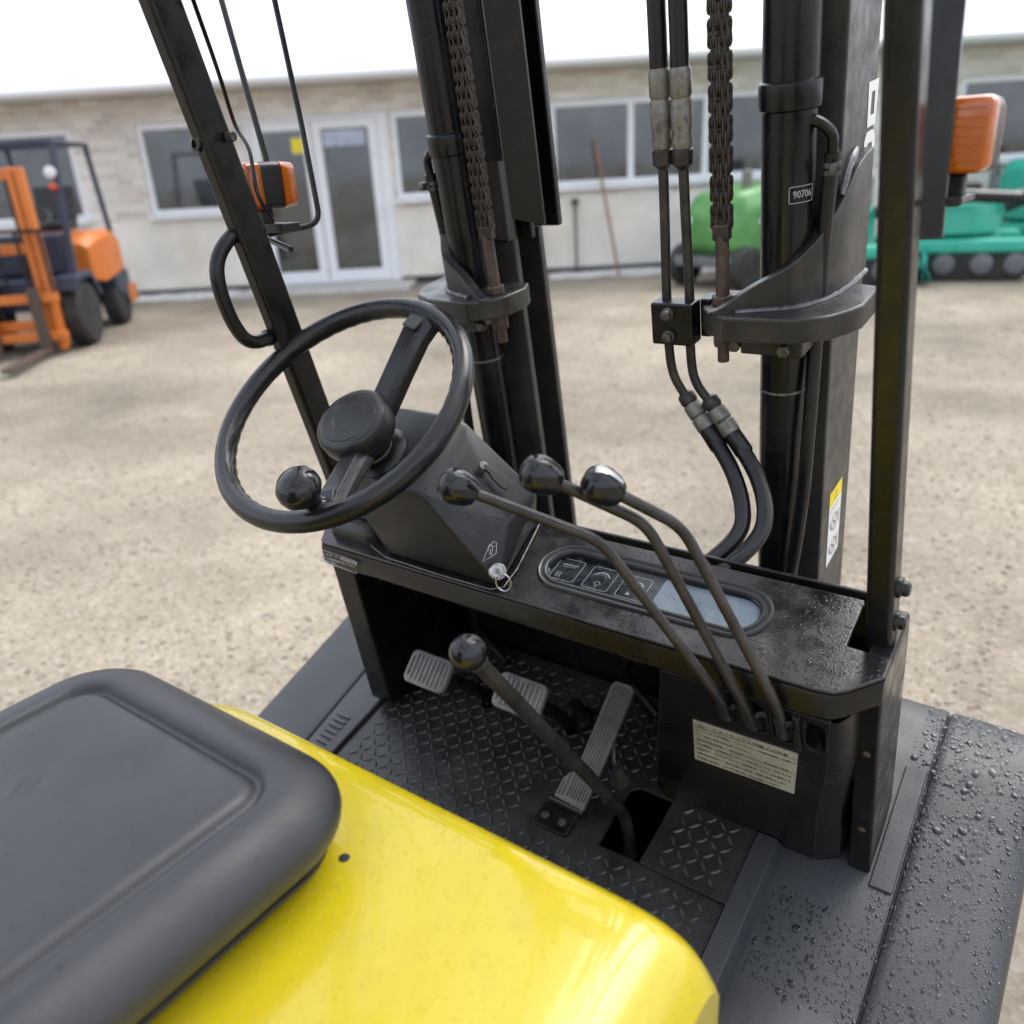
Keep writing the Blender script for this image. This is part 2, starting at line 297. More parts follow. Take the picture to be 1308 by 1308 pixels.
def stones():
    import numpy as np
    rng = np.random.default_rng(5); N = 60000
    ico = []; bm = bmesh.new(); bmesh.ops.create_icosphere(bm, subdivisions=1, radius=1); bv = np.array([v.co[:] for v in bm.verts]); bf = np.array([[v.index for v in f.verts] for f in bm.faces]); bm.free()
    az = rng.uniform(math.radians(2), math.radians(78), N); d = 1.2 + 9.5 * rng.random(N) ** 1.25
    p = np.stack([.534 - d * np.sin(az), -.753 + d * np.cos(az), np.zeros(N)], 1)
    ok = ~((abs(p[:, 0]) < .62) & (p[:, 1] < .6)); p = p[ok]; N = len(p); d = d[ok]
    r = (.0026 + .008 * rng.random(N) ** 5) * (1 + .06 * d)
    sc = rng.uniform(.6, 1.3, (N, 1, 3)); sc[:, :, 2] *= .6
    th = rng.uniform(0, 6.28, N); c, s = np.cos(th), np.sin(th); q = bv[None] * sc + rng.normal(0, .1, (N, len(bv), 3))
    x = q[..., 0] * c[:, None] - q[..., 1] * s[:, None]; y = q[..., 0] * s[:, None] + q[..., 1] * c[:, None]
    vs = np.stack([x, y, q[..., 2]], -1) * r[:, None, None] + p[:, None]; fs = bf[None] + (np.arange(N) * len(bv))[:, None, None]
    me = bpy.data.meshes.new('gravel'); me.vertices.add(vs.shape[0] * vs.shape[1]); me.vertices.foreach_set('co', vs.reshape(-1).astype('f'))
    nf = fs.shape[0] * fs.shape[1]; me.loops.add(nf * 3); me.polygons.add(nf); me.loops.foreach_set('vertex_index', fs.reshape(-1).astype('i'))
    me.polygons.foreach_set('loop_start', np.arange(0, nf * 3, 3, dtype='i')); me.polygons.foreach_set('loop_total', np.full(nf, 3, dtype='i')); me.update(calc_edges=True)
    m = bpy.data.materials.new('stone'); m.use_nodes = True; n = m.node_tree; b = n.nodes['Principled BSDF']; b.inputs['Roughness'].default_value = .85
    gi = n.nodes.new('ShaderNodeNewGeometry'); cr = n.nodes.new('ShaderNodeValToRGB'); e = cr.color_ramp.elements
    e[0].color = (.18, .15, .115, 1); e[1].color = (.48, .455, .41, 1); x = e.new(.5); x.color = (.27, .235, .185, 1); x = e.new(.88); x.color = (.34, .305, .25, 1); n.links.new(gi.outputs['Random Per Island'], cr.inputs[0]); n.links.new(cr.outputs[0], b.inputs['Base Color'])
    me.materials.append(m); o = bpy.data.objects.new('gravel', me); COL.objects.link(o); struct(o, 'stuff'); o['label'] = 'loose beige gravel stones over the yard'; return o
stones()

# ------------------------------------------------------------------ building behind the yard
def brick_mat():
    m = bpy.data.materials.new('pale_brick'); m.use_nodes = True; n = m.node_tree; L = n.links.new; b = n.nodes['Principled BSDF']
    tc = n.nodes.new('ShaderNodeTexCoord'); mp = n.nodes.new('ShaderNodeMapping'); mp.inputs['Rotation'].default_value = (math.pi / 2, 0, 0); L(tc.outputs['Object'], mp.inputs[0])
    br = n.nodes.new('ShaderNodeTexBrick'); br.inputs['Scale'].default_value = 1; br.inputs['Brick Width'].default_value = .26; br.inputs['Row Height'].default_value = .088; br.inputs['Mortar Size'].default_value = .008
    br.inputs['Color1'].default_value = (.60, .53, .46, 1); br.inputs['Color2'].default_value = (.80, .77, .72, 1); br.inputs['Mortar'].default_value = (.74, .72, .68, 1); L(mp.outputs[0], br.inputs['Vector'])
    nz = n.nodes.new('ShaderNodeTexNoise'); nz.inputs['Scale'].default_value = 1.4; nz.inputs['Detail'].default_value = 8; L(tc.outputs['Object'], nz.inputs['Vector'])
    mr = n.nodes.new('ShaderNodeMapRange'); mr.inputs[1].default_value = .3; mr.inputs[2].default_value = .7; mr.inputs[3].default_value = .85; mr.inputs[4].default_value = 1.12; L(nz.outputs[0], mr.inputs[0])
    mx = n.nodes.new('ShaderNodeMix'); mx.data_type = 'RGBA'; mx.blend_type = 'MULTIPLY'; mx.inputs[0].default_value = 1; L(br.outputs['Color'], mx.inputs[6]); L(mr.outputs[0], mx.inputs[7]); L(mx.outputs[2], b.inputs['Base Color'])
    bp = n.nodes.new('ShaderNodeBump'); bp.inputs['Strength'].default_value = .5; bp.inputs['Distance'].default_value = .01; bp.invert = True; L(br.outputs['Fac'], bp.inputs['Height']); L(bp.outputs[0], b.inputs['Normal'])
    b.inputs['Roughness'].default_value = .85; return m
BRICK = brick_mat()
PLASTER = mat('stained_plaster', (.76, .72, .65), .85, var=.12, scale=1.6, bump=.3, bscale=20, dirt=(.66, .57, .43), dscale=1.1, damt=.6)
PVC = mat('white_window_frame', (.80, .81, .83), .35, var=.03)
PANE = mat('window_pane', (.04, .048, .052), .06, var=.8, scale=1.6, rvar=.03, coat=1, spec=1.)  # strong tone noise painted in place of reflections and the room behind
PLINTH = mat('black_plinth', (.03, .03, .032), .7)
ROOFM = mat('roof_sheet', (.25, .26, .27), .5)
CHIPS = mat('white_stone_chips', (.6, .59, .57), .9, var=.35, scale=18, bump=.8, bscale=25)
FO = V((-8.853, 8.358, 0)); FA = math.atan2(.711, 1)
bld = empty('office_building', FO, FA, 'long single-storey pale brick building with white framed windows and glass doors', 'building')
wins = [(-6.7, -3.88, 1.14, 2.38, 1), (-2.95, -1.62, 1.14, 2.38, 1), (.68, 2.2, 1.18, 2.36, 1), (2.94, 6.32, 1.22, 2.36, 3), (8.7, 11.4, 1.25, 2.36, 2)]
DR = (-1.42, .64, .06, 2.36)
ZB = 1.09
opn = [[(a, c), (b, c), (b, d), (a, d)] for a, b, c, d, k in wins] + [[(DR[0], ZB), (DR[1], ZB), (DR[1], DR[3]), (DR[0], DR[3])]]
upper = [(-12, ZB), (DR[0], ZB), (DR[0], DR[3]), (DR[1], DR[3]), (DR[1], ZB), (16, ZB), (16, 2.72), (-12, 2.72)]
MB().plate(upper, opn[:-1], (0, 0, 0), (1, 0, 0), (0, 0, 1), .3).build('brick_wall', BRICK, bld, ang=20)
MB().plate([(-12, 0), (DR[0], 0), (DR[0], ZB), (-12, ZB)], [], (0, -.025, 0), (1, 0, 0), (0, 0, 1), .32).build('plaster_base', PLASTER, bld, ang=20)
MB().plate([(DR[1], 0), (16, 0), (16, ZB), (DR[1], ZB)], [], (0, -.025, 0), (1, 0, 0), (0, 0, 1), .32).build('plaster_base', PLASTER, bld, ang=20)
MB().box((2, 3.2, 1.3), (27.9, .2, 2.6)).build('rear_wall', PLASTER, bld)
for x in (-11.85, 15.85): MB().box((x, 1.7, 1.3), (.28, 2.75, 2.6)).build('end_wall', PLASTER, bld)
for a, b, in ((-12, DR[0]), (DR[1], 2.55), (2.62, 16)): MB().box(((a + b) / 2, -.035, .05), (b - a - .01, .05, .1)).build('plinth_strip', PLINTH, bld)
MB().box((2, -.18, 2.78), (28.6, .9, .1)).build('eave_board', PVC, bld, bev=.01)
MB().tube([(-12.2, -.66, 2.78), (16.2, -.66, 2.78)], .06, 10).build('gutter', PVC, bld)
MB().prism([(-12.3, -.6, 2.84), (-12.3, 1.6, 3.05), (-12.3, 3.6, 2.84)], (28.6, 0, 0)).build('roof', ROOFM, bld)
def window(a, b, c, d, nm, depth=.06):
    f = .085
    cells = [(a + f + (b - a - 2 * f) * i / nm + (.045 if i else 0), a + f + (b - a - 2 * f) * (i + 1) / nm - (.045 if i < nm - 1 else 0)) for i in range(nm)]
    w = MB().plate([(a + .004, c + .004), (b - .004, c + .004), (b - .004, d - .004), (a + .004, d - .004)], [[(p, c + f), (q, c + f), (q, d - f), (p, d - f)] for p, q in cells], (0, .03, 0), (1, 0, 0), (0, 0, 1), depth).build('window', PVC, bld, bev=.006)
    for p, q in cells: MB().box(((p + q) / 2, .062, (c + d) / 2), (q - p + .03, .012, d - c - 2 * f + .03)).build('pane', PANE, w)
    MB().box(((a + b) / 2, -.05, c - .025), (b - a + .06, .12, .04)).build('sill', PVC, w, bev=.006)
for w in wins: window(*w)
# glazed double door
def door(a, b):
    c, d, f = .07, DR[3] - .06, .13
    o = MB().plate([(a, c), (b, c), (b, d), (a, d)], [[(a + f, .24), (b - f, .24), (b - f, d - .12), (a + f, d - .12)]], (0, .035, 0), (1, 0, 0), (0, 0, 1), .06).build('door', PVC, bld, bev=.006)
    MB().box(((a + b) / 2, .068, (d - .12 + .24) / 2), (b - a - 2 * f + .03, .012, d - .36 + .03)).build('pane', PANE, o)
    MB().tube(fillet([(b - .06, .03, .95), (b - .06, -.03, .95), (b - .06, -.03, 1.15), (b - .06, .03, 1.15)], .02), .012, 8).build('handle', PVC, o); return o
d1 = door(-1.34, -.47); d2 = door(-.455, .48)
MB().plate([(DR[0] + .004, .01), (DR[1] - .004, .01), (DR[1] - .004, DR[3] - .004), (DR[0] + .004, DR[3] - .004)], [[(-1.345, .06), (.485, .06), (.485, DR[3] - .055), (-1.345, DR[3] - .055)]], (0, .02, 0), (1, 0, 0), (0, 0, 1), .1).build('door_frame', PVC, bld, bev=.006)
MB().box((-.68, .052, 1.98), (.17, .006, .2)).build('notice', PRINTY, d1)
MB().box((.0, .052, 2.05), (.6, .006, .2)).build('notice', mat('pale_blue_print', (.45, .5, .62), .5), d2)
MB().box((-.4, -.45, .03), (2.5, .9, .06)).build('door_step', mat('pale_concrete', (.5, .48, .45), .85, bump=.3), bld, bev=.01)
MB().tube([(2.74, -.08, .12), (2.74, -.08, 2.74)], .05, 12).build('downpipe', mat('grey_white_pipe', (.62, .64, .68), .4), bld)
MB().box((2.62, -.14, .06), (.16, .2, .12)).build('drain_box', mat('ochre_block', (.5, .38, .16), .8), bld, bev=.01)
ca, sa = math.cos(FA), math.sin(FA)
def fw(x, y, z): return V((FO.x + x * ca - y * sa, FO.y + x * sa + y * ca, z))
strip = []
for i in range(60):
    for x0, x1 in ((-11.9, -1.75), (2.85, 15.5)): strip.append((lerp(x0, x1, i / 59), x0))
for x0, x1 in ((-11.9, -1.75), (2.85, 15.5)):
    mb = MB(); loops = []
    for i in range(50):
        x = lerp(x0, x1, i / 49); w = .5 + random.uniform(-.08, .1); h = random.uniform(.03, .055)
        loops.append([fw(x, -.07, .004), fw(x, -.07, h), fw(x, -.07 - w * .6, h * .8), fw(x, -.07 - w, .004)])
    mb.rings(loops, close=False, capa=False, capb=False); o = mb.build('gravel_strip', CHIPS, ang=60); struct(o, 'stuff'); o['label'] = 'strip of white stone chips along the foot of the building'
p = MB().tube([fw(3.27, -.16, .0), fw(3.27, -.08, .98)], .018, 8).tube([fw(3.27, -.08, .98), fw(3.27, -.08, 1.06)], .05, 8).build('rake_handle', mat('dark_tool', (.04, .042, .045), .6)); p.name = 'leaning_pole'
tag(p, 'short dark pole leaning on the plaster beside the downpipe', 'pole')
p = MB().tube([fw(3.86, -.5, 0), fw(3.56, -.06, 1.85)], .02, 8).build('rusty_rod', mat('orange_brown_rod', (.3, .16, .09), .7)); tag(p, 'long thin rusty rod leaning across the wide window', 'rod')

# ------------------------------------------------------------------ orange forklift at the left
ORG = mat('orange_paint', (.62, .17, .025), .4, var=.15, scale=3, dirt=(.35, .13, .05), dscale=3, damt=.5)
NAVY = mat('navy_paint', (.028, .035, .06), .45, var=.2, scale=3)
ofk = empty('parked_forklift', (-9.35, 4.06, 0), math.radians(-136), 'orange forklift with dark blue chassis parked in front of the building', 'forklift')
def wheel(parent, c, r, w, rimm):
    o = MB().lathe([(r * .55, -w / 2), (r * .9, -w / 2), (r, -w * .33), (r, w * .33), (r * .9, w / 2), (r * .55, w / 2)], c, (1, 0, 0), 28).build('wheel', TYRE, parent)
    MB().lathe([(r * .2, -w * .3), (r * .5, -w * .42), (r * .56, -w * .51), (r * .56, w * .51), (r * .5, w * .42), (r * .2, w * .3)], c, (1, 0, 0), 20).build('rim', rimm, o)
for s in (-1, 1): wheel(ofk, (s * .45, .69, .34), .34, .22, NAVY); wheel(ofk, (s * .42, -.69, .27), .27, .19, NAVY)
MB().prism([(-.34, .95, .42), (-.34, .95, .72), (-.34, .4, .74), (-.34, .3, .55), (-.34, -.4, .55), (-.34, -.45, .38)], (.68, 0, 0)).build('chassis', NAVY, ofk, bev=.02)
for s in (-1, 1): MB().prism([(s * .34, 1.0, .6), (s * .34, .95, .74), (s * .34, .45, .76), (s * .34, .25, .5), (s * .34, .3, .46), (s * .34, .5, .7), (s * .34, .9, .69)], (s * .24, 0, 0)).build('fender', NAVY, ofk, bev=.01)
MB().rings([[V((x * w, y, z)) for x, z in ((-1, z0), (-1, z1 - .06), (-.8, z1), (.8, z1), (1, z1 - .06), (1, z0))] for y, w, z0, z1 in ((-.02, .44, .6, 1.02), (-.3, .5, .55, 1.1), (-.8, .52, .6, 1.12), (-1.1, .48, .62, 1.04), (-1.2, .38, .66, .9))]).build('hood', ORG, ofk, bev=.03)
MB().rings([[V((x * w, y, z)) for x, z in ((-1, z0), (-1, z1), (1, z1), (1, z0))] for y, w, z0, z1 in ((-.5, .53, .42, .6), (-.9, .55, .22, .6), (-1.2, .48, .2, .62), (-1.28, .36, .25, .6))]).build('counterweight', NAVY, ofk, bev=.03)
for s in (-1, 1): MB().box((s * .54, -1.0, .34), (.03, .34, .22)).build('side_panel', ORG, ofk, bev=.02)
st = MB().box((0, -.35, 1.2), (.45, .48, .12)).build('seat', PLAST, ofk, bev=.04, seg=3)
MB().beam((0, -.6, 1.24), (0, -.7, 1.62), .44, .1).build('backrest', PLAST, st, bev=.03)
MB().box((0, .5, .95), (.78, .2, .42)).build('dashboard', NAVY, ofk, bev=.04)
sw = MB().tube([V((-.05, .25, 1.3)) + V((math.cos(a) * .17, math.sin(a) * .15, -math.sin(a) * .09)) for a in [2 * math.pi * k / 24 for k in range(25)]], .014, 8).build('steering_wheel', PLAST, ofk)
MB().tube([(-.05, .5, 1.1), (-.05, .25, 1.3)], .03, 8).build('column', PLAST, sw)
for s in (-1, 1):
    MB().beam((s * .45, .62, .74), (s * .43, .3, 2.02), .06, .07).build('front_pillar', NAVY, ofk, bev=.01)
    MB().beam((s * .45, -.95, 1.05), (s * .43, -.8, 2.02), .05, .06).build('rear_pillar', NAVY, ofk, bev=.01)
    MB().beam((s * .43, .33, 2.04), (s * .43, -.84, 2.04), .06, .05).build('roof_rail', NAVY, ofk, bev=.01)
for i in range(7): MB().beam((-.42, lerp(.32, -.82, i / 6), 2.045), (.42, lerp(.32, -.82, i / 6), 2.045), .03, .04, (0, 1, 0)).build('roof_bar', NAVY, ofk)
for s in (-1, 1):
    MB().box((s * .35, 1.12, .92), (.07, .12, 1.75)).build('outer_mast', ORG, ofk, bev=.01)
    MB().box((s * .27, 1.13, 1.0), (.06, .1, 1.6)).build('inner_mast', ORG, ofk, bev=.01)
    MB().tube([(s * .2, 1.05, .2), (s * .2, 1.05, 1.7)], .035, 10).build('lift_cylinder', BLACK, ofk)
    f = MB().box((s * .24, 1.28, .38), (.11, .05, .62)).box((s * .24, 1.78, .075), (.11, 1.05, .04)).build('fork', RUST, ofk, bev=.008)
    lp = MB().lathe([(.03, -.06), (.055, 0), (.06, .03), (.045, .04)], (s * .4, .42, 1.75), (0, 1, 0), 16).build('headlight', PVC, ofk)
    MB().lathe([(.028, -.05), (.035, 0), (.035, .06), (.02, .07)], (s * .41, .45, 1.6), (0, 1, .2), 12).build('turn_lamp', mat('red_lens', (.6, .08, .03), .3) if s < 0 else MATS['red_lens'], ofk)
for z in (.3, 1.05, 1.74): MB().box((0, 1.1, z), (.76, .07, .1)).build('mast_crossbar', ORG, ofk, bev=.01)
for z in (.2, .58): MB().box((0, 1.22, z), (.9, .06, .09)).build('carriage_bar', ORG, ofk, bev=.01)
for x in (-.42, -.2, 0, .2, .42): MB().box((x, 1.23, .92), (.025, .025, .6)).build('load_guard_bar', BLACK, ofk)
MB().box((0, 1.23, 1.22), (.88, .03, .03)).build('load_guard_top', BLACK, ofk)

# ------------------------------------------------------------------ green and teal machines at the right
GRN = mat('green_paint', (.085, .27, .07), .4, var=.15, scale=4, dirt=(.2, .33, .14), dscale=4, damt=.4)
TEAL = mat('teal_paint', (.035, .42, .30), .38, var=.12, scale=3, dirt=(.1, .36, .3), dscale=3, damt=.4)
GREYM = mat('grey_machine', (.14, .145, .15), .5, var=.2)
gm = empty('green_machine', (-3.5, 9.85, 0), math.radians(-20), 'rounded green compact machine behind the right mast cylinder', 'machine')
MB().rings([[V((x * w, y, z)) for x, z in ((-1, z0), (-1, z1 - .2), (-.7, z1), (.7, z1), (1, z1 - .2), (1, z0))] for y, w, z0, z1 in ((-.62, .4, .5, .85), (-.45, .5, .35, 1.12), (.2, .52, .32, 1.2), (.75, .48, .34, 1.02), (.95, .36, .42, .75))]).build('body', GRN, gm, bev=.06, seg=3)
for k in range(5): MB().box((0, -.60 + .012 * k, .55 + .06 * k), (.6, .03, .022)).build('louver', GREYM, gm)
for s in (-1, 1): MB().box((s * .512, .1, .78), (.03, .7, .05)).build('side_band', PVC, gm, bev=.008); MB().lathe([(.05, 0), (.055, .03), (.04, .04)], (s * .3, -.6, .8), (0, -1, .1), 14).build('headlight', PVC, gm)
MB().box((.15, -.1, 1.24), (.1, .1, .25)).build('exhaust', FITM, gm, bev=.02)
MB().box((0, .1, .33), (.95, 1.6, .12)).build('frame', GREYM, gm, bev=.02)
MB().box((-.1, .5, 1.1), (.5, .35, .12)).build('seat', PLAST, gm, bev=.03)
for s in (-1, 1):
    wheel(gm, (s * .5, -.45, .26), .26, .18, GRN); wheel(gm, (s * .5, .6, .26), .26, .18, GRN)
def digger(name, loc, rz, label):
    e = empty(name, loc, rz, label, 'tracked machine')
    for s in (-1, 1):
        t = []
        for k in range(28):
            a = 2 * math.pi * k / 28; y = .55 * (1 if math.cos(a) > 0 else -1) + .19 * math.cos(a); t.append((y, .2 + .19 * math.sin(a)))
        tr = MB().prism([(s * .42, y, z) for y, z in t], (s * .24, 0, 0)).build('track', TYRE, e, bev=.01)
        MB().box((s * .56, 0, .40), (.3, 1.5, .16)).build('track_guard', TEAL, e, bev=.05, seg=3)
        for y in (-.55, -.2, .2, .55): MB().lathe([(.12, 0), (.12, .03), (.06, .05)], (s * .66, y, .2), (s, 0, 0), 14).build('roller', GREYM, tr)
    MB().box((0, 0, .36), (.8, .9, .2)).build('undercarriage', TEAL, e, bev=.03)
    bl = MB().rings([[V((x, y0 + .06 * math.cos(z * 9), z)) for z in (.06, .14, .22, .3, .36)] + [V((x, y0 - .03, z)) for z in (.36, .06)] for x, y0 in ((-.65, 1.02), (.65, 1.02))]).build('dozer_blade', TEAL, e, bev=.01)
    for s in (-1, 1): MB().beam((s * .3, .4, .3), (s * .35, 1.0, .22), .07, .1).build('blade_arm', TEAL, bl)
    def ring(k, z, g): return [V((math.cos(a) * .62 * k, -.12 + math.sin(a) * (.72 if math.sin(a) < 0 else .55) * k, z)) for a in [2 * math.pi * i / 24 for i in range(24)]]
    MB().rings([ring(.86, .48, 0), ring(1, .54, 0), ring(1, .78, 0), ring(.95, .86, 0)]).build('turntable_body', TEAL, e)
    MB().rings([[V((x * w, y, z)) for x, z in ((-1, .85), (-1, z1 - .12), (-.75, z1), (.75, z1), (1, z1 - .12), (1, .85))] for y, w, z1 in ((-.78, .42, 1.05), (-.62, .52, 1.28), (-.3, .54, 1.3), (-.2, .5, 1.2))]).build('engine_hood', TEAL, e, bev=.04, seg=3)
    s_ = MB().box((0, -.05, 1.02), (.45, .4, .14)).build('seat', PLAST, e, bev=.05, seg=3); MB().beam((0, -.22, 1.08), (0, -.28, 1.45), .42, .1).build('backrest', PLAST, s_, bev=.04)
    MB().box((-.2, .32, 1.0), (.14, .1, .4)).build('control_post', GREYM, e, bev=.02)
    for s in (-1, 1): MB().tube([(s * .18, .3, 1.15), (s * .2, .24, 1.42)], .014, 8).build('control_lever', BLACK, e)
    b = MB().tube(fillet([(.3, .4, .8), (.3, .9, 1.0), (.3, 1.9, .92)], .2), [.07] * 9, 8).build('boom', BLACK, e)
    MB().tube([(.3, .5, .95), (.3, 1.2, 1.12)], .03, 8).build('boom_cylinder', GREYM, b)
    return e
digger('tracked_machine', (-1.2, 11.2, 0), math.radians(-75), 'teal tracked machine right behind the right front pillar, the nearer one')
digger('tracked_machine', (-.25, 13.2, 0), math.radians(-110), 'teal tracked machine at the right edge, parked farther back')
digger('tracked_machine', (-2.45, 10.35, 0), math.radians(-75), 'teal tracked machine mostly hidden behind the mast and the right front pillar')

# ================================================================== the forklift in the foreground
FK = empty('forklift', (0, 0, 0), 0, 'black and yellow forklift seen from its driver side, filling the foreground', 'forklift')
C14, S14 = math.cos(math.radians(14)), math.sin(math.radians(14))
PO, PX, PY, PN = V((0, 0, .66)), V((1, 0, 0)), V((0, C14, S14)), V((0, -S14, C14))
def onp(x, s, h=0.): return PO + PX * x + PY * s + PN * h
# ---- floor plate with the shift lever opening
hole = [(.078, .02), (.142, .022), (.142, .13), (.09, .13), (.078, .12)]
slotA = rrect(-.238, -.212, .16, .235, .01, 3); slotB = rrect(-.074, -.048, .17, .24, .01, 3)
fp = MB().plate([(-.405, -.34), (.267, -.34), (.267, .30), (-.405, .30)], [hole, slotA, slotB], PO, PX, PY, .006).build('floor_plate', PLATEM, FK, bev=.0012, seg=1)
def lugs(x0, x1, s0, s1, h0, avoid, name):
    mb = MB(); p = .0172; i0, i1 = int(x0 / p) - 1, int(x1 / p) + 2; j0, j1 = int(s0 / p) - 1, int(s1 / p) + 2
    for i in range(i0, i1):
        for j in range(j0, j1):
            x, s = i * p, j * p
            if not (x0 + .012 < x < x1 - .012 and s0 + .012 < s < s1 - .012): continue
            if any(a - .012 < x < b + .012 and c - .012 < s < d + .012 for a, b, c, d in avoid): continue
            a = math.radians(45 if (i + j) % 2 else -45); u = V((math.cos(a), math.sin(a))); w = V((-u.y, u.x)); l, b_ = .0088, .0024
            base = [u * l, u * l * .45 + w * b_, -u * l * .45 + w * b_, -u * l, -u * l * .45 - w * b_, u * l * .45 - w * b_]; top = [u * l * .72, u * l * .35 + w * b_ * .4, -u * l * .35 + w * b_ * .4, -u * l * .72, -u * l * .35 - w * b_ * .4, u * l * .35 - w * b_ * .4]
            vs = [onp(x + q.x, s + q.y, h0) for q in base] + [onp(x + q.x, s + q.y, h0 + .0019) for q in top]
            mb.add(vs, [(k, (k + 1) % 6, 6 + (k + 1) % 6, 6 + k) for k in range(6)] + [(6, 7, 8, 9, 10, 11)])
    o = mb.build(name, LUGM, fp, ang=50); o['kind'] = 'stuff'; return o
lugs(-.405, .267, -.33, .30, .0003, [(.078, .142, .02, .13), (.142, .28, .02, .14), (-.04, .05, .0, .06)], 'tread_pattern')
MB().plate([(.1435, .018), (.27, .016), (.268, .137), (.146, .138)], [], onp(0, 0, .0065), PX, PY, .006).build('cover_patch', PLATEM, fp, bev=.001, seg=1)
lugs(.1435, .269, .016, .138, .0068, [], 'patch_tread')
MB().plate([(-.43, -.34), (-.408, -.34), (-.408, .26), (-.43, .26)], [], onp(0, 0, .008), PX, PY, .04).build('floor_edge_strip', FENDM, FK, bev=.003)
# gear box seen through the opening
MB().box((.11, .07, .56), (.2, .22, .03)).build('gearbox_top', BLACK, FK, bev=.01)
MB().lathe([(.03, 0), (.027, .02), (.016, .04), (.012, .055)], (.108, .062, .578), (0, -.1, 1), 16).build('lever_boot', HOSEM, FK)
MB().lathe([(.018, -.01), (.018, .012), (.009, .014)], (.09, .05, .6), (1, 0, 0), 14).build('gearbox_plug', BOLTM, FK)
# body below the floor, added light blocks, counterweight, wheels
MB().prism([(-.4, -1.0, .18), (-.4, -1.0, .5), (-.4, .0, .52), (-.4, .55, .6), (-.4, .6, .2)], (.66, 0, 0)).build('chassis', BLACK, FK, bev=.01)
MB().box((-.07, .33, .63), (.66, .012, .17)).build('front_light_block', BLACK, FK)  # unseen wall added to keep light from entering at the front
for x in (-.402, .248): MB().prism([(x, -.33, .48), (x, -.33, .565), (x, .29, .72), (x, .40, .60), (x, .40, .5)], (.014, 0, 0)).build('side_light_block', BLACK, FK)  # unseen side walls added to keep light off the chassis top
MB().rings([[V((x * w - .04, y, z)) for x, z in ((-1, .25), (-1, .97), (1, .97), (1, .25))] for y, w in ((-1.02, .5), (-1.5, .5), (-1.75, .42))]).build('counterweight', YEL, FK, bev=.05, seg=3)
for x, y, r, w in ((-.545, .33, .29, .16), (.49, .33, .29, .16), (-.46, -1.15, .24, .15), (.38, -1.15, .24, .15)): wheel(FK, (x, y, r), r, w, YEL)
# ---- yellow hood
def hood():
    mb = MB(); prof = [(-.312, .5), (-.308, .95), (-.308, .993), (-.311, 1.0025), (-.317, 1.009), (-.328, 1.014), (-.35, 1.016), (-.42, 1.012), (-.55, 1.01), (-.8, 1.01), (-1.01, 1.01)]
    xs = [-.292, -.29, -.284, -.27, -.245, -.2, -.12, 0, .1, .16, .185, .2, .22, .26, .32, .352, .366, .374, .378, .38]
    def z_of(i, x, y, z):
        dl = max(0, (-.2 - x) / .092); dr = max(0, (x - .32) / .06)
        k = max(dl, dr); drop = .05 * k ** 2.6
        step = .006 / (1 + math.exp(-(x + .55 * (y + .36) - .19) / .006))      # pressed step across the panel
        return z - (drop if i >= 2 else 0) + (step if i >= 5 else 0)
    loops = [[V((x, y - (.05 * max(0, (-.2 - x) / .092) ** 3), z_of(i, x, y, z))) for x in xs] for i, (y, z) in enumerate(prof)]
    mb.rings(loops, close=False, capa=False, capb=False)
    n = len(xs); side = [l[0] for l in loops]; side2 = [l[-1] for l in loops]
    mb.rings([side, [V((-.295, p.y, .45)) for p in side]], close=False, capa=False, capb=False); mb.rings([side2, [V((.383, p.y, .45)) for p in side2]], close=False, capa=False, capb=False)
    o = mb.build('hood', YEL, FK, sub=2); return o
hd = hood()
MB().lathe([(.0052, -.001), (.0052, .0006), (.0035, .0007)], (.077, -.412, 1.0125), (0, 0, 1), 18).build('bolt_hole', HOUS, hd)
# ---- seat
def seat():
    x0, x1, y0, y1, R = -.308, .098, -.93, -.378, .08
    prof = [(.06, 1.012), (.045, 1.014), (.03, 1.022), (.014, 1.036), (.004, 1.05), (.0, 1.062), (.003, 1.074), (.011, 1.085), (.024, 1.094), (.038, 1.0985), (.05, 1.0985), (.0555, 1.0965), (.0585, 1.091), (.0615, 1.0885), (.065, 1.0905), (.068, 1.095), (.074, 1.0975), (.09, 1.0982), (.13, 1.0982), (.17, 1.0982)]
    loops = []
    for d, z in prof:
        r = min(max(.018, R - d * .8), (x1 - x0) / 2 - d - .004); loops.append([V((x, y, z)) for x, y in rrect(x0 + d, x1 - d, y0 + d, y1 - d, r, 10)])
    o = MB().rings(loops).build('seat', SEATM, FK, sub=1)
    # welt at the lower edge and the pan below
    MB().tube([V((x, y, 1.03)) for x, y in rrect(x0 + .018, x1 - .018, y0 + .018, y1 - .018, R - .015, 10)] + [V((rrect(x0 - .001, x1 + .001, y0 - .001, y1 + .001, R, 10)[0][0], y0 + 0 * 1, 1.03))][:0], .0035, 8, cap=False).build('welt', HOSEM, o)
    MB().box((-.096, -.66, 1.0), (.30, .46, .035)).build('seat_pan', BLACK, o, bev=.01)
    MB().rings([[V((x, -.9 - (z - 1.08) * .18 + dy, z)) for x, dy in rrect(-.27, .12, -.05, .05, .045, 5)] for z in (1.08, 1.12, 1.4, 1.46, 1.485)]).build('backrest', SEATM, o, bev=.02)
seat()

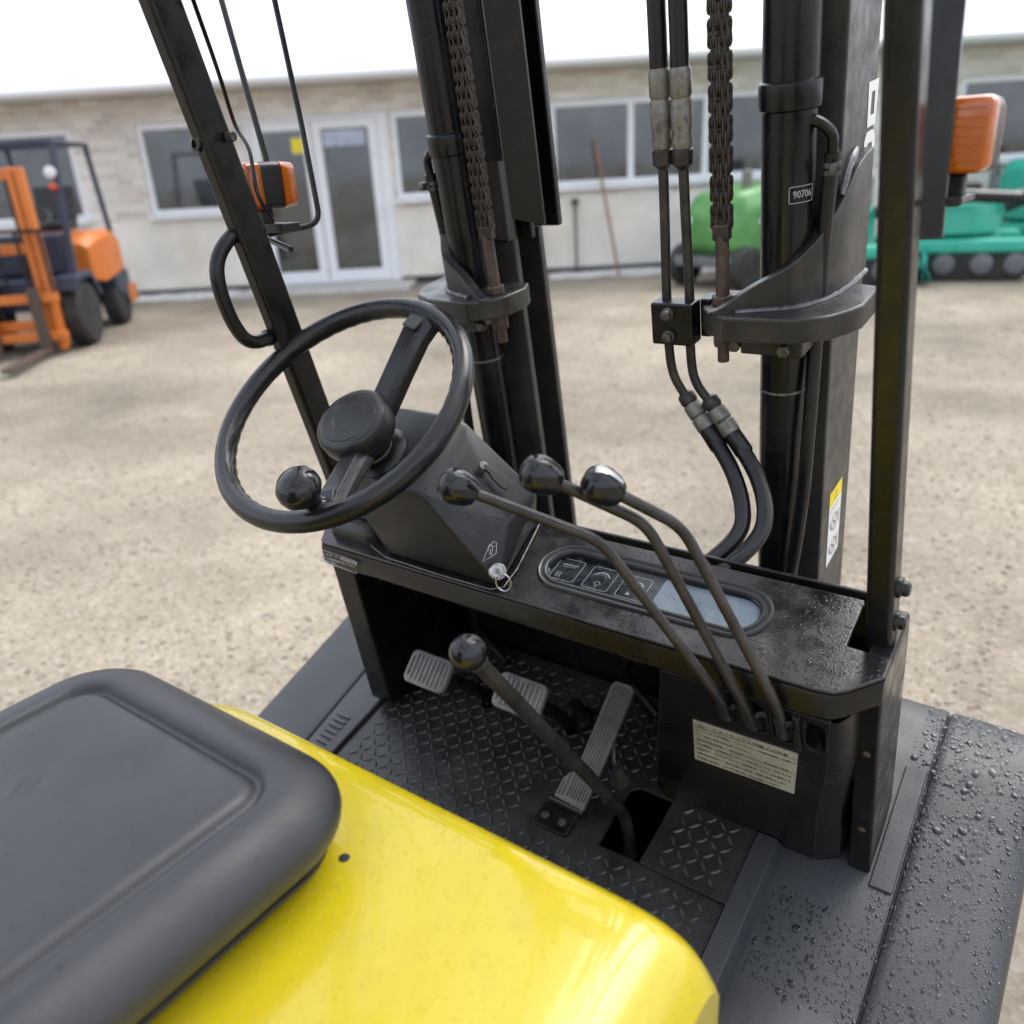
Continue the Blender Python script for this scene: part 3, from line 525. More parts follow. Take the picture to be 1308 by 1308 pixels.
# ---- dashboard cowl
DT = math.radians(15.73); DO, DX, DY, DN = V((0, 0, 1.04)), V((1, 0, 0)), V((0, math.cos(DT), math.sin(DT))), V((0, -math.sin(DT), math.cos(DT)))
def ond(x, s, h=0.): return DO + DX * x + DY * s + DN * h
gc = (.1215, .08)
top = [(-.418, .03), (-.402, .004), (-.395, 0), (.352, 0), (.372, .003), (.384, .012), (.412, .042), (.412, .0705), (.366, .072), (.364, .1485), (-.376, .1485), (-.376, .076), (-.418, .076)]
db = MB().plate(top, [stadium(gc[0], gc[1], .151, .036)], DO, DX, DY, .005).build('dashboard', DASHM, FK, bev=.003)
fr = [(-.418, .074), (-.418, .03), (-.402, .004), (-.395, 0), (.352, 0), (.372, .003), (.384, .012), (.412, .042), (.412, .07)]
lip = MB(); lo, li = [], []
for (x, s) in fr: p = ond(x, s, -.0055); lo.append(p); li.append(p)
mid = (-.003, .06, 0)
def inset(p, k): return V((p.x * (1 - .006 * k), p.y + .004 * k, p.z))
lip.rings([[p for p in lo], [V((p.x, p.y - .002, p.z - .006)) for p in lo], [V((p.x, p.y - .001, p.z - .028)) for p in lo], [inset(V((p.x, p.y, p.z - .034)), 1) for p in lo], [inset(V((p.x, p.y + .02, p.z - .034)), 1) for p in lo]], close=False, capa=False, capb=False)
lip.build('front_lip', BLACK, db)
MB().box((-.006, .155, 1.055), (.77, .006, .06)).build('rear_flange', BLACK, db, bev=.002)
def ringsec(mb, off, nseg=14):
    loops = []
    for d, h in off: loops.append([ond(x, y, h) for x, y in stadium(gc[0], gc[1], .151 + d, .036 + d, nseg)])
    return mb.rings(loops, capa=False, capb=False)
ringsec(MB(), [(.0085, -.004), (.008, .002), (.0055, .0042), (.003, .0035), (.0015, .0012), (-.0005, .001), (-.002, .0035), (-.0045, .0036), (-.0065, .0015), (-.0075, -.007)]).build('gauge_bezel', PLAST, db, ang=50)
def half(x0, x1, h, th, name, m):
    st_ = stadium(gc[0], gc[1], .1445, .0295, 12); pts = []
    for i in range(len(st_)):
        a, b = st_[i], st_[(i + 1) % len(st_)]
        for q, r in ((a, b),):
            if x0 <= q[0] <= x1: pts.append(q)
            for xx in (x0, x1):
                if (q[0] - xx) * (r[0] - xx) < 0: t = (xx - q[0]) / (r[0] - q[0]); pts.append((xx, q[1] + t * (r[1] - q[1])))
    return MB().plate(pts, [], ond(0, 0, h), DX, DY, th).build(name, m, db)
half(-1, .134, -.0065, .002, 'gauge_face', GFACE); half(.1342, .262, -.0062, .002, 'grey_blue_panel', GREYF); half(.2622, 1, -.0066, .002, 'stained_panel', STAIN)
MB().plate(stadium(gc[0], gc[1], .1440, .0290, 12), [], ond(0, 0, -.0008), DX, DY, .0015).build('gauge_lens', LENS, db)
def gauge(x0, s0, kind):
    mb = MB(); O = ond(0, 0, -.0061); K = lambda pts, w=.0009, c=False: mb.stroke(pts, w, O, DX, DY, c)
    K(rrect(x0, x0 + .037, s0, s0 + .041, .004, 3), .0009, True); cx, cy = x0 + .0185, s0 + .012
    if kind == 0: K([(cx - .011, s0 + .005), (cx - .011, s0 + .013), (cx - .005, s0 + .013), (cx - .005, s0 + .005)], .0012, True); K([(cx - .010, s0 + .009), (cx - .006, s0 + .009)], .0012)
    if kind == 1: K([(cx - .0045, s0 + .011), (cx, s0 + .0065), (cx + .0045, s0 + .011), (cx, s0 + .0155)], .0011, True); K([(cx, s0 + .003), (cx, s0 + .007)], .0011)
    if kind == 2: mb.add([O + DX * (cx + a) + DY * (s0 + b) for a, b in ((-.006, .006), (.001, .006), (-.004, .0125))], [(0, 1, 2)])
    if kind: K([(cx + .013 * math.cos(t), s0 + .019 + .013 * math.sin(t)) for t in [math.radians(30 + 12 * i) for i in range(11)]], .0022); K([(cx + .009 * math.cos(t), s0 + .019 + .009 * math.sin(t)) for t in [math.radians(35 + 11 * i) for i in range(11)]], .0006)
    else: K([(cx - .012, s0 + .03), (cx + .012, s0 + .031)], .0015); K([(cx - .01, s0 + .026), (cx + .009, s0 + .027)], .0008)
    return mb.build('gauge_marking', GREYPR, db, flat=True)
gauge(-.017, .0605, 0); gauge(.034, .0600, 1); gauge(.083, .0595, 2)
# void below the dash: firewall and side panels
MB().prism([(-.40, .158, 1.07), (-.40, .317, .69), (-.40, .329, .69), (-.40, .168, 1.07)], (.79, 0, 0)).build('firewall', BLACK, FK)
for x, w in ((.385, .0265), (-.418, .05)):
    if x > 0: pp = [(.046, 1.036), (.056, .985), (.142, .685), (.20, .70), (.24, .74), (.16, 1.05), (.15, 1.075), (.07, 1.05)]
    else: pp = [(.024, 1.036), (.03, .99), (.075, .70), (.12, .695), (.31, .74), (.165, 1.05), (.15, 1.07), (.08, 1.045)]
    MB().prism([(x, y, z) for y, z in pp], (w, 0, 0)).build('cowl_side_panel', BLACK, FK, bev=.004)
for y, z in ((.0735, .925), (.1155, .78)): MB().lathe([(.005, -.002), (.005, .0015), (.003, .003)], (.399, y, z), (0, -.93, -.36), 10).build('panel_bolt', RUST, FK)
MB().box((-.17, .236, .86), (.16, .008, .05)).build('firewall_bracket', MASTS, FK, bev=.004)
for x in (-.28, .02): MB().tube(spline([(x, .16, 1.0), (x + .02, .19, .9), (x - .01, .23, .8), (x + .03, .25, .73)], 5), .009, 8).build('brake_line', HOSEM, FK)
MB().box((-.06, .15, .97), (.22, .04, .05)).build('pedal_bracket', BLACK, FK, bev=.01)
# black box beside the column and the sticker on the lip
bx = MB().rings([[ond(x, s, h) for x, s in rrect(-.398 + i, -.30 - i, .018 + i, .072 - i, .018, 5)] for h, i in ((.0, 0), (.016, .0), (.022, .004), (.025, .012))]).build('relay_box', PLAST, FK, ang=40)
tx = m4((-.405, .0005, 1.0245), (1, 0, 0), (0, .03, 1))
stk = MB().stroke([(-.402, 1.008), (-.322, 1.006), (-.322, 1.027), (-.402, 1.029)], .0009, (0, -.0035, 0), (1, 0, 0), (0, 0, 1), True).build('lip_sticker', GREYPR, FK, flat=True)
for i, (ln, sz) in enumerate((('ヘッドガード一体型機能装置', .0062), ('安全のため始業点検を行なって下さい', .0044), ('この車両の取扱い', .0042))): text('sticker_text', ln, sz, m4((-.398, -.0036, 1.021 - .0058 * i), (1, 0, 0), (0, 0, 1)), GREYPR, stk)

# ---- lever cover with its slots
CO = V((0, .004, 1.0)); CX = V((1, 0, 0)); CY = V((0, .31 * -.4032, .31 * 1.0)).normalized(); CN = CX.cross(CY)
def onc(x, s, h=0.): return CO + CX * x + CY * s + CN * h
cs = lambda z: (z - 1.0) / CY.z
def slot(x0, x1, z0, z1): return rrect(x0, x1, cs(z0), cs(z1), (x1 - x0) * .42, 5)
slots = [slot(.243, .266, .944, .982), slot(.273, .301, .940, .994), slot(.307, .331, .938, .994), slot(.3435, .3665, .940, .992)]
cov = MB().plate([(.176, cs(1.001)), (.146, cs(.852)), (.120, cs(.712)), (.135, cs(.685)), (.345, cs(.675)), (.352, cs(.80)), (.366, cs(.90)), (.372, cs(1.001))], slots, CO, CX, CY, .004).build('lever_cover', COVERM, FK, bev=.003)
def side_loop(d):
    out = []
    for z, xr in ((1.001, .372), (.90, .366), (.80, .352), (.675, .345)): out.append((xr, cs(z)))
    return out
sl = side_loop(0)
MB().rings([[onc(x, s, -.001) for x, s in sl], [onc(x + .008, s, -.004) for x, s in sl], [onc(x + .016 + .004 * (i), s, -.016) for i, (x, s) in enumerate(sl)], [onc(x + .02 + .006 * i, s, -.05 - .006 * i) for i, (x, s) in enumerate(sl)]], close=False, capa=False, capb=False).build('cover_flank', COVERM, cov)
MB().tube([onc(.337, cs(.998), .003), onc(.337, cs(.945), .004), onc(.337, cs(.938), .001)], .0042, 10).build('cover_rib', COVERM, cov)
MB().rings([[onc(x, s, -.001) for x, s in ((.176, cs(1.001)), (.146, cs(.852)), (.120, cs(.712)))], [onc(x - .002, s, -.02) for x, s in ((.176, cs(1.001)), (.146, cs(.852)), (.120, cs(.712)))]], close=False, capa=False, capb=False).build('cover_return', COVERM, cov)
lb = MB().plate([(.206, cs(.921)), (.196, cs(.832)), (.326, cs(.836)), (.335, cs(.925))][::-1], [], onc(0, 0, .0012), CX, CY, .001).build('caution_plate', LABELM, cov)
MB().stroke([(.2052, cs(.909)), (.3345, cs(.913))], .0011, onc(0, 0, .0014), CX, CY).build('plate_rule', DARKPR, lb, flat=True)
lines = ['ティルトロック作業は、フォークリフトの機能を理解し注意下さい。', '一、下記の事項を必ず守って下さい。', '運転は安全を確認し、荷物を積んで下さい。有資格者が運転し', '荷の積過ぎ、片荷積みをしない。走行中は、フォークを下げる', '坂道では、バックで下ること。駐車時は、ブレーキを確認する', '始業点検を励行し、異状は直ちに報告。無理な運転をしない', '車を離れる時は、エンジンを止め、キーを抜いて下さい。']
text('plate_heading', '⚠     フォークリフト作業上の注意', .0072, m4(onc(.211, cs(.9125), .0014), CX, CY), DARKPR, lb)
for i, ln in enumerate(lines): text('plate_text', ln, .0043, m4(onc(.208 - .0012 * i, cs(.902 - .0105 * i), .0014), CX, CY), DARKPR, lb)
MB().rings([[onp(.27 + x, s, h) for s, h in ((-.3, .0), (-.3, .012), (.13, .012), (.13, .0))] for x in (0, .012, .028)] + [[onp(.305, s, h) for s, h in ((-.3, -.03), (-.3, -.02), (.125, -.02), (.125, -.03))]]).build('floor_side_box', FENDM, FK, bev=.004)

# ---- hydraulic levers
LV = [((.256, .014, .955), (.259, -.014, 1.0), (.133, -.058, 1.185), (.018, -.147, 1.256)), ((.287, .014, .955), (.285, -.014, 1.002), (.19, -.065, 1.22), (.112, -.132, 1.28)), ((.321, .014, .955), (.322, -.014, 1.012), (.22, -.045, 1.215), (.163, -.101, 1.267))]
for i, pts in enumerate(LV):
    P = [V(p) for p in pts]; root0 = V((P[0].x, .075, .93))
    lv = MB().tube(fillet([root0, P[0], P[1], P[2], P[3]], .022, 8), .006, 12).build('hydraulic_lever', RODM, FK)
    d = (P[3] - P[2]).normalized()
    k = MB().lathe([(.008, -.021), (.0125, -.019), (.0165, -.012), (.0192, -.002), (.0195, .006), (.0175, .0135), (.013, .0185), (.006, .0208), (.0, .0212)], P[3] + d * .002, d, 24).build('knob', KNOBM, lv)
    if i == 2:
        up = (V((0, -.3, .95)) - d * V((0, -.3, .95)).dot(d)).normalized(); sd_ = d.cross(up); K0 = P[3] + d * .002
        mb = MB(); loops = [[K0 + d * h + (up * math.cos(a) + sd_ * math.sin(a)) * (r + .0003) for a in [math.radians(t) for t in range(-22, 23, 4)]] for r, h in ((.0165, -.012), (.0192, -.002), (.0195, .006), (.0175, .0135), (.013, .0185))]
        mb.rings(loops, close=False, capa=False, capb=False).build('label_strip', CHROME, lv)
    MB().lathe([(.009, -.006), (.009, .02), (.012, .022), (.012, .03)], root0, P[0] - root0, 14).build('lever_joint', BOLTM, lv)
# ---- direction lever from the floor
G = [V((.108, .066, .6)), V((.1, .062, .675)), V((.094, .03, .745)), V((.088, -.233, 1.123))]
sl_ = MB().tube(fillet([G[0], G[1] + V((0, 0, .02)), G[3]], .04, 8), .0088, 14).build('shift_lever', RODM, FK)
gd = (G[3] - G[2]).normalized()
MB().ball(G[3] + gd * .008, .0185, gd, 28).build('knob', KNOBM, sl_)
MB().lathe([(.011, -.012), (.0115, 0)], G[3] - gd * .004, gd, 14).build('lock_nut', BOLTM, sl_)
# ---- pedals
def pedal(cx, cy, cz, armx, sy):
    nrm = V((0, -.72, .69)).normalized(); up = V((0, .69, .72)).normalized(); ax = V((1, 0, 0)); n = V((cx, cy, cz))
    pd = MB().rings([[n + ax * x + up * y + nrm * h for x, y in rrect(-.041 + i, .041 - i, -.027 + i, .027 - i, .011, 5)] for h, i in ((-.008, .002), (-.006, 0), (.003, 0), (.005, .002))]).build('pedal', PEDM, FK, ang=50)
    for k in range(9):
        x = -.034 + .0085 * k; hl = .021 if 0 < k < 8 else .016
        MB().box(n + ax * x + nrm * .0062, (.0036, hl * 2, .0035), Matrix((ax, up, nrm)).transposed()).build('rib', PEDM, pd, bev=.001, seg=1)
    MB().tube(spline([n - nrm * .006 - up * .01, n + V((armx - cx, .035, -.03)) * .6, V((armx, sy - .02, .70)), V((armx, sy + .02, .6))], 5), .0105, 10).build('pedal_arm', BLACK, pd)
    MB().lathe([(.02, 0), (.024, .006), (.012, .03), (.011, .04)], V((armx, sy * C14, .66 + sy * S14)), PN, 14).build('pedal_boot', HOSEM, pd)
pedal(-.247, .05, .826, -.225, .197); pedal(-.069, .05, .845, -.061, .205)
a0, a1 = onp(0, .052, .016), V((.016, .168, .812)); au = (a1 - a0).normalized(); an = V((1, 0, 0)).cross(au).normalized(); AO = a0
if an.z < 0: an = -an
acc = MB().plate([(-.012, 0), (.041, -.004), (.038, .186), (.032, .192), (.002, .192), (-.002, .186), (.004, .05), (-.01, .032)], [], AO + an * .006, V((1, 0, 0)), au, .01).build('accelerator_pedal', ACCM, FK, bev=.003)
for k in range(7):
    x = .0065 + .0047 * k; MB().beam(AO + V((1, 0, 0)) * (x - .012 * 0) + au * .008 + an * .0068, AO + V((1, 0, 0)) * x + au * .184 + an * .0068, .0021, .0022).build('rib', ACCM, acc)
for k in range(2): x = -.0075 + .0062 * k; MB().beam(AO + V((1, 0, 0)) * x + au * .006 + an * .0068, AO + V((1, 0, 0)) * x + au * (.028 + .014 * k) + an * .0068, .0021, .0022).build('rib', ACCM, acc)
MB().plate(rrect(-.026, .032, .006, .046, .006, 4), [], onp(0, 0, .007), PX, PY, .007).build('pedal_base', BLACK, acc, bev=.0015)
for x in (-.012, .017): MB().lathe([(.0062, 0), (.0062, .0016), (.0038, .0018), (.0036, .0006)], onp(x, .023, .0072), PN, 14).build('base_screw', BOLTM, acc)
MB().tube([onp(-.018, .049, .012), onp(.04, .047, .012)], .0055, 10).build('hinge_pin', BLACK, acc)
MB().tube(spline([a0 + au * .11 + V((.03, .01, -.01)), V((.05, .12, .72)), V((.052, .16, .7))], 5), .003, 8).build('return_spring', BOLTM, acc)
MB().lathe([(.016, 0), (.013, .012), (.007, .03)], onp(.055, .13, .0), PN, 14).build('pedal_stop', CASTM, acc)

# ---- steering column shroud
WN = V((.02, -.59, .807)).normalized(); WC = V((-.271, -.036, 1.279)); WA = V((1, 0, 0)); WA = (WA - WN * WA.dot(WN)).normalized(); WB = WN.cross(WA)
if WB.z < 0: WB = -WB
hp = [(-.262, .012, 1.046), (-.062, .010, 1.045), (-.088, .142, 1.083), (-.372, .142, 1.083), (-.366, .085, 1.066), (-.312, .1, 1.243), (-.178, .1, 1.24), (-.075, .128, 1.138), (-.335, -.012, 1.172), (-.16, -.018, 1.17), (-.19, .09, 1.243), (-.075, .05, 1.12)]
bm = bmesh.new(); [bm.verts.new(p) for p in hp]; r_ = bmesh.ops.convex_hull(bm, input=bm.verts)
bmesh.ops.delete(bm, geom=[v for v in bm.verts if not v.link_faces], context='VERTS'); bmesh.ops.dissolve_limit(bm, angle_limit=math.radians(6), verts=bm.verts, edges=bm.edges)
bmesh.ops.bevel(bm, geom=[e for e in bm.edges if e.calc_face_angle(0) > .15], offset=.016, segments=5, profile=.5, affect='EDGES', clamp_overlap=True)
bmesh.ops.recalc_face_normals(bm, faces=bm.faces); tree = BVHTree.FromBMesh(bm)
me = bpy.data.meshes.new('steering_column'); bm.to_mesh(me); bm.free(); me.shade_smooth(); me.set_sharp_from_angle(angle=math.radians(40)); me.materials.append(PLAST)
sc = bpy.data.objects.new('steering_column', me); COL.objects.link(sc); sc.parent = FK
def on_shroud(p): l, n, i, d = tree.find_nearest(V(p)); return l, n
MB().tube([ond(x, s, .004) for x, s in ((-.338, .045), (-.30, .016), (-.262, .004), (-.16, .001), (-.07, .002), (-.055, .012), (-.058, .05), (-.07, .1), (-.082, .148))], .0008, 6).build('edge_trim', FITM, sc)
MB().lathe([(.047, -.13), (.045, -.1), (.038, -.094), (.03, -.092)], WC, WN, 28).build('column_collar', HOSEM, sc)
MB().lathe([(.027, -.14), (.027, -.07)], WC, WN, 24).build('steering_shaft', FITM, sc)
kp, kn = on_shroud((-.052, .004, 1.074)); kn = (kn + V((.25, -.35, .1))).normalized()
MB().lathe([(.0125, -.012), (.0125, .004), (.011, .0065), (.0085, .007), (.008, .005)], kp, kn, 20).build('ignition_switch', CHROME, sc)
ky = MB().box(kp + kn * .016, (.002, .009, .02), Matrix(frame_of(kn)).transposed()).build('ignition_key', CHROME, sc, bev=.0008)
kr = kp + kn * .027 + V((.004, -.002, -.012)); MB().tube([kr + V((math.cos(a) * .010, .3 * math.cos(a) * .01, math.sin(a) * .0125)) for a in [2 * math.pi * k / 20 for k in range(21)]], .0011, 6, cap=False).build('key_ring', CHROME, sc)
tp, tn = on_shroud((-.1285, .0714, 1.1802))
MB().lathe([(.011, -.004), (.011, .0008)], tp, tn, 18, 1.).build('stalk_opening', HOUS, sc)
MB().tube([tp - tn * .005, tp + tn * .014], .006, 12).build('stalk_pin', FITM, sc)
tl = MB(); q0 = tp + tn * .012; ta = V((.9, .1, -.38)); ta = (ta - tn * ta.dot(tn)).normalized(); tb = tn.cross(ta)
tl.rings([[q0 + ta * t + tb * w * y + tn * h * z for y, z in ((-1, -1), (1, -1), (1, 1), (-1, 1))] for t, w, h in ((.0, .004, .0025), (.012, .004, .0025), (.022, .0075, .0022), (.04, .008, .002), (.046, .005, .0018))]).build('parking_stalk', PLAST, sc, bev=.0012)
# key symbol printed above the switch
sp_, sn = on_shroud((-.064, .006, 1.098)); su = (V((.15, .1, 1)) - sn * V((.15, .1, 1)).dot(sn)).normalized(); sx = su.cross(sn); ms = MB()
for pts, cl in (([(-.010, -.012), (-.003, .006), (.004, .015), (.008, .013), (.008, .0), (.004, -.004)], True), ([(.003 * math.cos(a), .004 + .007 * math.sin(a)) for a in [math.radians(t) for t in range(-80, 200, 25)]], False), ([(-.001, -.003), (.0005, .005)], False), ([(.004, .008), (.006, .009)], False)):
    ms.stroke(pts, .0009, sp_ + sn * .0006, sx, su, cl)
ms.build('key_symbol', GREYPR, sc, flat=True)
ip, inn = on_shroud((-.20, .035, 1.21)); iu = (V((0, 1, .6)) - inn * V((0, 1, .6)).dot(inn)).normalized(); ix = iu.cross(inn)
MB().stroke([(0, -.003), (0, .003)], .0014, ip + inn * .0006, ix, iu).stroke([(.004, -.003), (.005, .004)], .0014, ip + inn * .0006, ix, iu).build('shroud_mark', WHITE, sc, flat=True)
# slit behind the tilt joint and the seam of the moulding
def strip(name, pts, w, m):
    L_ = [];
    for i in range(len(pts) - 1):
        for j in range(6): L_.append(V(pts[i]).lerp(V(pts[i + 1]), j / 6))
    L_.append(V(pts[-1])); loops = []
    for i, p in enumerate(L_):
        l, n = on_shroud(p); t = (L_[min(i + 1, len(L_) - 1)] - L_[max(i - 1, 0)]).normalized(); q = n.cross(t).normalized(); k = w * (math.sin(math.pi * (i + .35) / (len(L_) - .3)) ** .5 if w > .002 else 1); loops.append([l + n * .0006 + q * k, l + n * .0006 - q * k])
    return MB().rings(loops, close=False, capa=False, capb=False).build(name, m, sc)
strip('tilt_slit', [(-.169, .096, 1.229), (-.1613, .0683, 1.21), (-.157, .042, 1.192)], .0045, HOUS)
strip('shroud_seam', [(-.0911, .0394, 1.1302), (-.08, .058, 1.117), (-.072, .078, 1.104)], .0006, HOUS)
# ---- steering wheel
def onw(a, b, h=0.): return WC + WA * a + WB * b + WN * h
def rim():
    mb = MB(); N = 96; loops = []
    for k in range(N):
        t = 2 * math.pi * k / N; ripple = .0012 * math.sin(t * 46) ; loops.append([])
        for j in range(16):
            p = 2 * math.pi * j / 16; rr = .0138; c = math.cos(p)
            R = .178 + c * (rr + (ripple if c < -.3 else 0)); h = math.sin(p) * rr * 1.08
            loops[-1].append(onw(R * math.cos(t), R * math.sin(t), h))
    loops.append(loops[0]); o = mb.rings(loops, capa=False, capb=False).build('steering_wheel', RIMM, FK, ang=80); return o
wh = rim()
def spoke(ang, w0, w1, name='spoke'):
    ca, sa = math.cos(ang), math.sin(ang); loops = []
    for t, w, h, th in ((.02, w0, -.058, .016), (.05, w0, -.05, .015), (.10, lerp(w0, w1, .5), -.028, .013), (.145, w1, -.009, .012), (.172, w1 * 1.15, -.001, .0125)):
        sec = []
        for x, y in ((-1, -1), (1, -1), (1, .15), (.68, 1), (-.68, 1), (-1, .15)):
            sec.append(onw(t * ca - x * w * sa, t * sa + x * w * ca, h + y * th))
        loops.append(sec)
    o = MB().rings(loops).build(name, RIMM, wh, bev=.003, seg=3)
    t, h = .156, .0078
    MB().rings([[onw((t + a) * ca - b * sa, (t + a) * sa + b * ca, h + z) for a, b in rrect(-.013 + i, .013 - i, -.014 + i, .014 - i, .002, 3)] for z, i in ((-.006, 0), (.0, 0), (.0012, .0012))]).build('spoke_pad', RIMM, wh)
spoke(math.radians(76), .02, .024); spoke(math.radians(-61), .019, .021)
MB().lathe([(.03, -.085), (.036, -.075), (.05, -.06), (.052, -.05)], WC, WN, 36).build('hub', RIMM, wh)
MB().lathe([(.048, -.052), (.0525, -.05), (.0535, -.045), (.0535, -.031), (.0515, -.0255), (.047, -.022), (.0425, -.0212), (.0415, -.0222), (.0405, -.0222), (.0395, -.0208), (.026, -.0202), (.025, -.0214), (.0238, -.0216), (.0228, -.0224), (.0, -.0224)], WC, WN, 48).build('hub_cap', HOSEM if False else PLAST, wh)
kb = onw(.070, -.146, .0)
MB().lathe([(.018, -.012), (.018, .006), (.011, .012), (.0095, .022), (.011, .026), (.021, .029), (.0265, .037), (.0275, .045), (.0255, .054), (.019, .0615), (.009, .0655), (.0, .0665)], kb, WN, 30).build('spinner_knob', KNOBM, wh)
MB().lathe([(.022, -.014), (.023, -.004), (.02, .003)], kb, WN, 24).build('spinner_clamp', RIMM, wh)

# ---- mast (tilted back), left and right halves mirrored about its own centre line
MO = V((-.053, .3, 1.28)); MY = V((0, .9889, .1483)); MZ = V((0, -.1483, .9889)); MX = V((1, 0, 0))
def onm(x, y, z): return MO + MX * x + MY * y + MZ * z
for s in (1, -1):
    # outer rail: channel open to the inside
    sec = [(.298, .054), (.298, .19), (.22, .19), (.22, .176), (.284, .176), (.284, .068), (.226, .068), (.226, .054)]
    if s < 0: sec[-2:] = [(.185, .068), (.185, .054)]
    ml = MB().prism([onm(s * x, y, -1.12) for x, y in sec], MZ * 1.98).build('mast_rail', MASTS, FK, bev=.003)
    MB().prism([onm(s * x, y, .165 if s < 0 else .12) for x, y in [(.278, .076), (.278, .168), (.165 + .055 * (s > 0), .168), (.165 + .055 * (s > 0), .155), (.205 + .045 * (s > 0), .155), (.205 + .045 * (s > 0), .088), (.165 + .055 * (s > 0), .088), (.165 + .055 * (s > 0), .076)]], MZ * .75).build('inner_mast_rail', MASTM, FK, bev=.003)
    # lift cylinder
    cy = MB().lathe([(.0292, -1.0), (.0292, -.03), (.0292, .06), (.031, .075), (.031, .30 + .022 * (s > 0)), (.0345, .302 + .022 * (s > 0)), (.0352, .306 + .022 * (s > 0)), (.0352, .325 + .022 * (s > 0)), (.0345, .329 + .022 * (s > 0)), (.031, .331 + .022 * (s > 0)), (.031, .72)], onm(s * .248, .02, 0), MZ, 40).build('lift_cylinder', MASTM, FK)
    MB().lathe([(.0298, -.002), (.0298, .001)], onm(s * .248, .02, -.012), MZ, 40).build('cylinder_ring', FITM, cy)
    MB().lathe([(.012, 0), (.012, .72)], onm(s * .248, .02, .71), MZ, 16).build('piston_rod', CHROME, cy)
    # bracket with its curved gusset
    po = [(.155, -.023), (.165, -.04), (.20, -.067), (.285, -.058), (.32, -.037), (.337, -.011), (.345, .01), (.345, .085), (.302, .1), (.302, .045), (.16, .045), (.15, .02)]
    if s < 0: po = [(-x, y) for x, y in po[::-1]]
    br = MB().plate(po, [], onm(0, 0, .106), MX, MY, .031).build('mast_bracket', CASTM, FK, bev=.0035, seg=3)
    base = [(.176, -.056, .002), (.193, -.052, .008), (.226, -.037, .030), (.252, -.027, .044), (.271, -.018, .056), (.283, -.004, .068), (.294, .014, .083), (.303, .04, .106), (.3085, .07, .132), (.3095, .105, .147), (.31, .15, .153)]
    bs = spline([V(b) for b in base], 4); out_, inn_ = [], []
    for i, b in enumerate(bs):
        t = (bs[min(i + 1, len(bs) - 1)] - bs[max(i - 1, 0)]); t.z = 0; t.normalize(); nrm = V((-t.y, t.x, 0)) * .0155; out_.append(b); inn_.append((b + nrm, b.z))
    loops = []
    for b, (q, h) in zip(out_, inn_): loops.append([onm(s * b.x, b.y, .1055), onm(s * b.x, b.y, .1055 + b.z), onm(s * q.x, q.y, .1055 + b.z), onm(s * q.x, q.y, .1055)])
    MB().rings(loops).build('gusset', CASTM, br, bev=.0012, seg=2)
    wl = [onm(s * (b.x + random.uniform(-.0006, .0006)), b.y - .001, .1065) for b in out_[6:]]
    MB().tube(wl, [.0042 + random.uniform(-.0012, .0012) for _ in wl], 8).build('weld_bead', WELD, br)
    MB().tube([onm(s * (.301 + random.uniform(-.001, .001)), .05 + .011 * k, .222 + .0155 * k - .0014 * k * k) for k in range(6)], [.003, .0055, .0048, .006, .0045, .0025], 8).build('weld_blob', WELD, br)
    # clamp under the bracket
    MB().box(onm(s * .25, -.012, .062), (.078, .05, .024), Matrix((MX, MY, MZ)).transposed()).build('cylinder_clamp', CASTM, br, bev=.003)
    for x in (.203, .268): MB().lathe([(.0085, 0), (.0085, .009), (.007, .011)], onm(s * x, -.036 if x > .25 else -.03, .06), -MY, 6).build('clamp_bolt', BOLTM, br, bev=.0006, seg=1)
    # anchor rod of the chain
    ar = MB().lathe([(.0085, .11), (.0085, .192)], onm(s * .18, -.015, 0), MZ, 16).lathe([(.0075, .03), (.0075, .075)], onm(s * .18, -.015, 0), MZ, 14).build('chain_anchor_rod', RUST, FK)
    MB().lathe([(.0145, .1065), (.0145, .117), (.0125, .1185)], onm(s * .18, -.015, 0), MZ, 6).build('anchor_nut', RUST, ar, bev=.0008, seg=1)
    MB().lathe([(.0135, .052), (.0135, .0745)], onm(s * .18, -.015, 0), MZ, 6).build('anchor_nut', RUST, ar, bev=.0008, seg=1)
    MB().box(onm(s * .18, -.015, .196), (.021, .016, .02), Matrix((MX, MY, MZ)).transposed()).build('chain_yoke', CHAINM, ar, bev=.003)
    # leaf chain, link by link
    ch = MB().tube([onm(s * .18, -.015, .2), onm(s * .18, -.015, .86)], .0022, 6).build('lift_chain', CHAINM, FK)
    def link(xs, pin):
        mb = MB(); pit = .0162
        for x in xs:
            sec = []
            for k in range(9): a = math.pi * k / 8; sec.append((math.cos(a) * .0068, pit / 2 + math.sin(a) * .0068))
            sec.insert(9, (-.0052, 0)); 
            for k in range(9): a = math.pi + math.pi * k / 8; sec.append((math.cos(a) * .0068, -pit / 2 + math.sin(a) * .0068))
            sec.append((.0052, 0)); mb.prism([MX * (x - .0011) + MY * y + MZ * z for y, z in sec], MX * .0022)
        for z in (-.0081, .0081): mb.lathe([(.0031, -pin), (.0031, pin)], MZ * z, MX, 8)
        return mb
    if s > 0: LA = link((-.0112, -.0048, .0048, .0112), .0133); LB = link((-.008, -.0016, .0016, .008), .0095)
    n = 0; first = {}
    for i in range(40):
        k = i % 2
        if k not in first:
            o = (LA, LB)[k].build('chain_link', CHAINM, ch); first[k] = o
        else: o = first[k].copy(); COL.objects.link(o); o.parent = ch
        o.location = onm(s * .18, -.015, .214 + .0162 * i)
    # drain hose of the cylinder
    hp_ = [(.262, .008, .311), (.28, .012, .309), (.296, .016, .295), (.298, .018, .275), (.295, .02, .24), (.290, .022, .15), (.288, .02, .052), (.29, .0, -.065), (.288, -.01, -.17), (.279, -.025, -.286), (.262, -.04, -.36)]
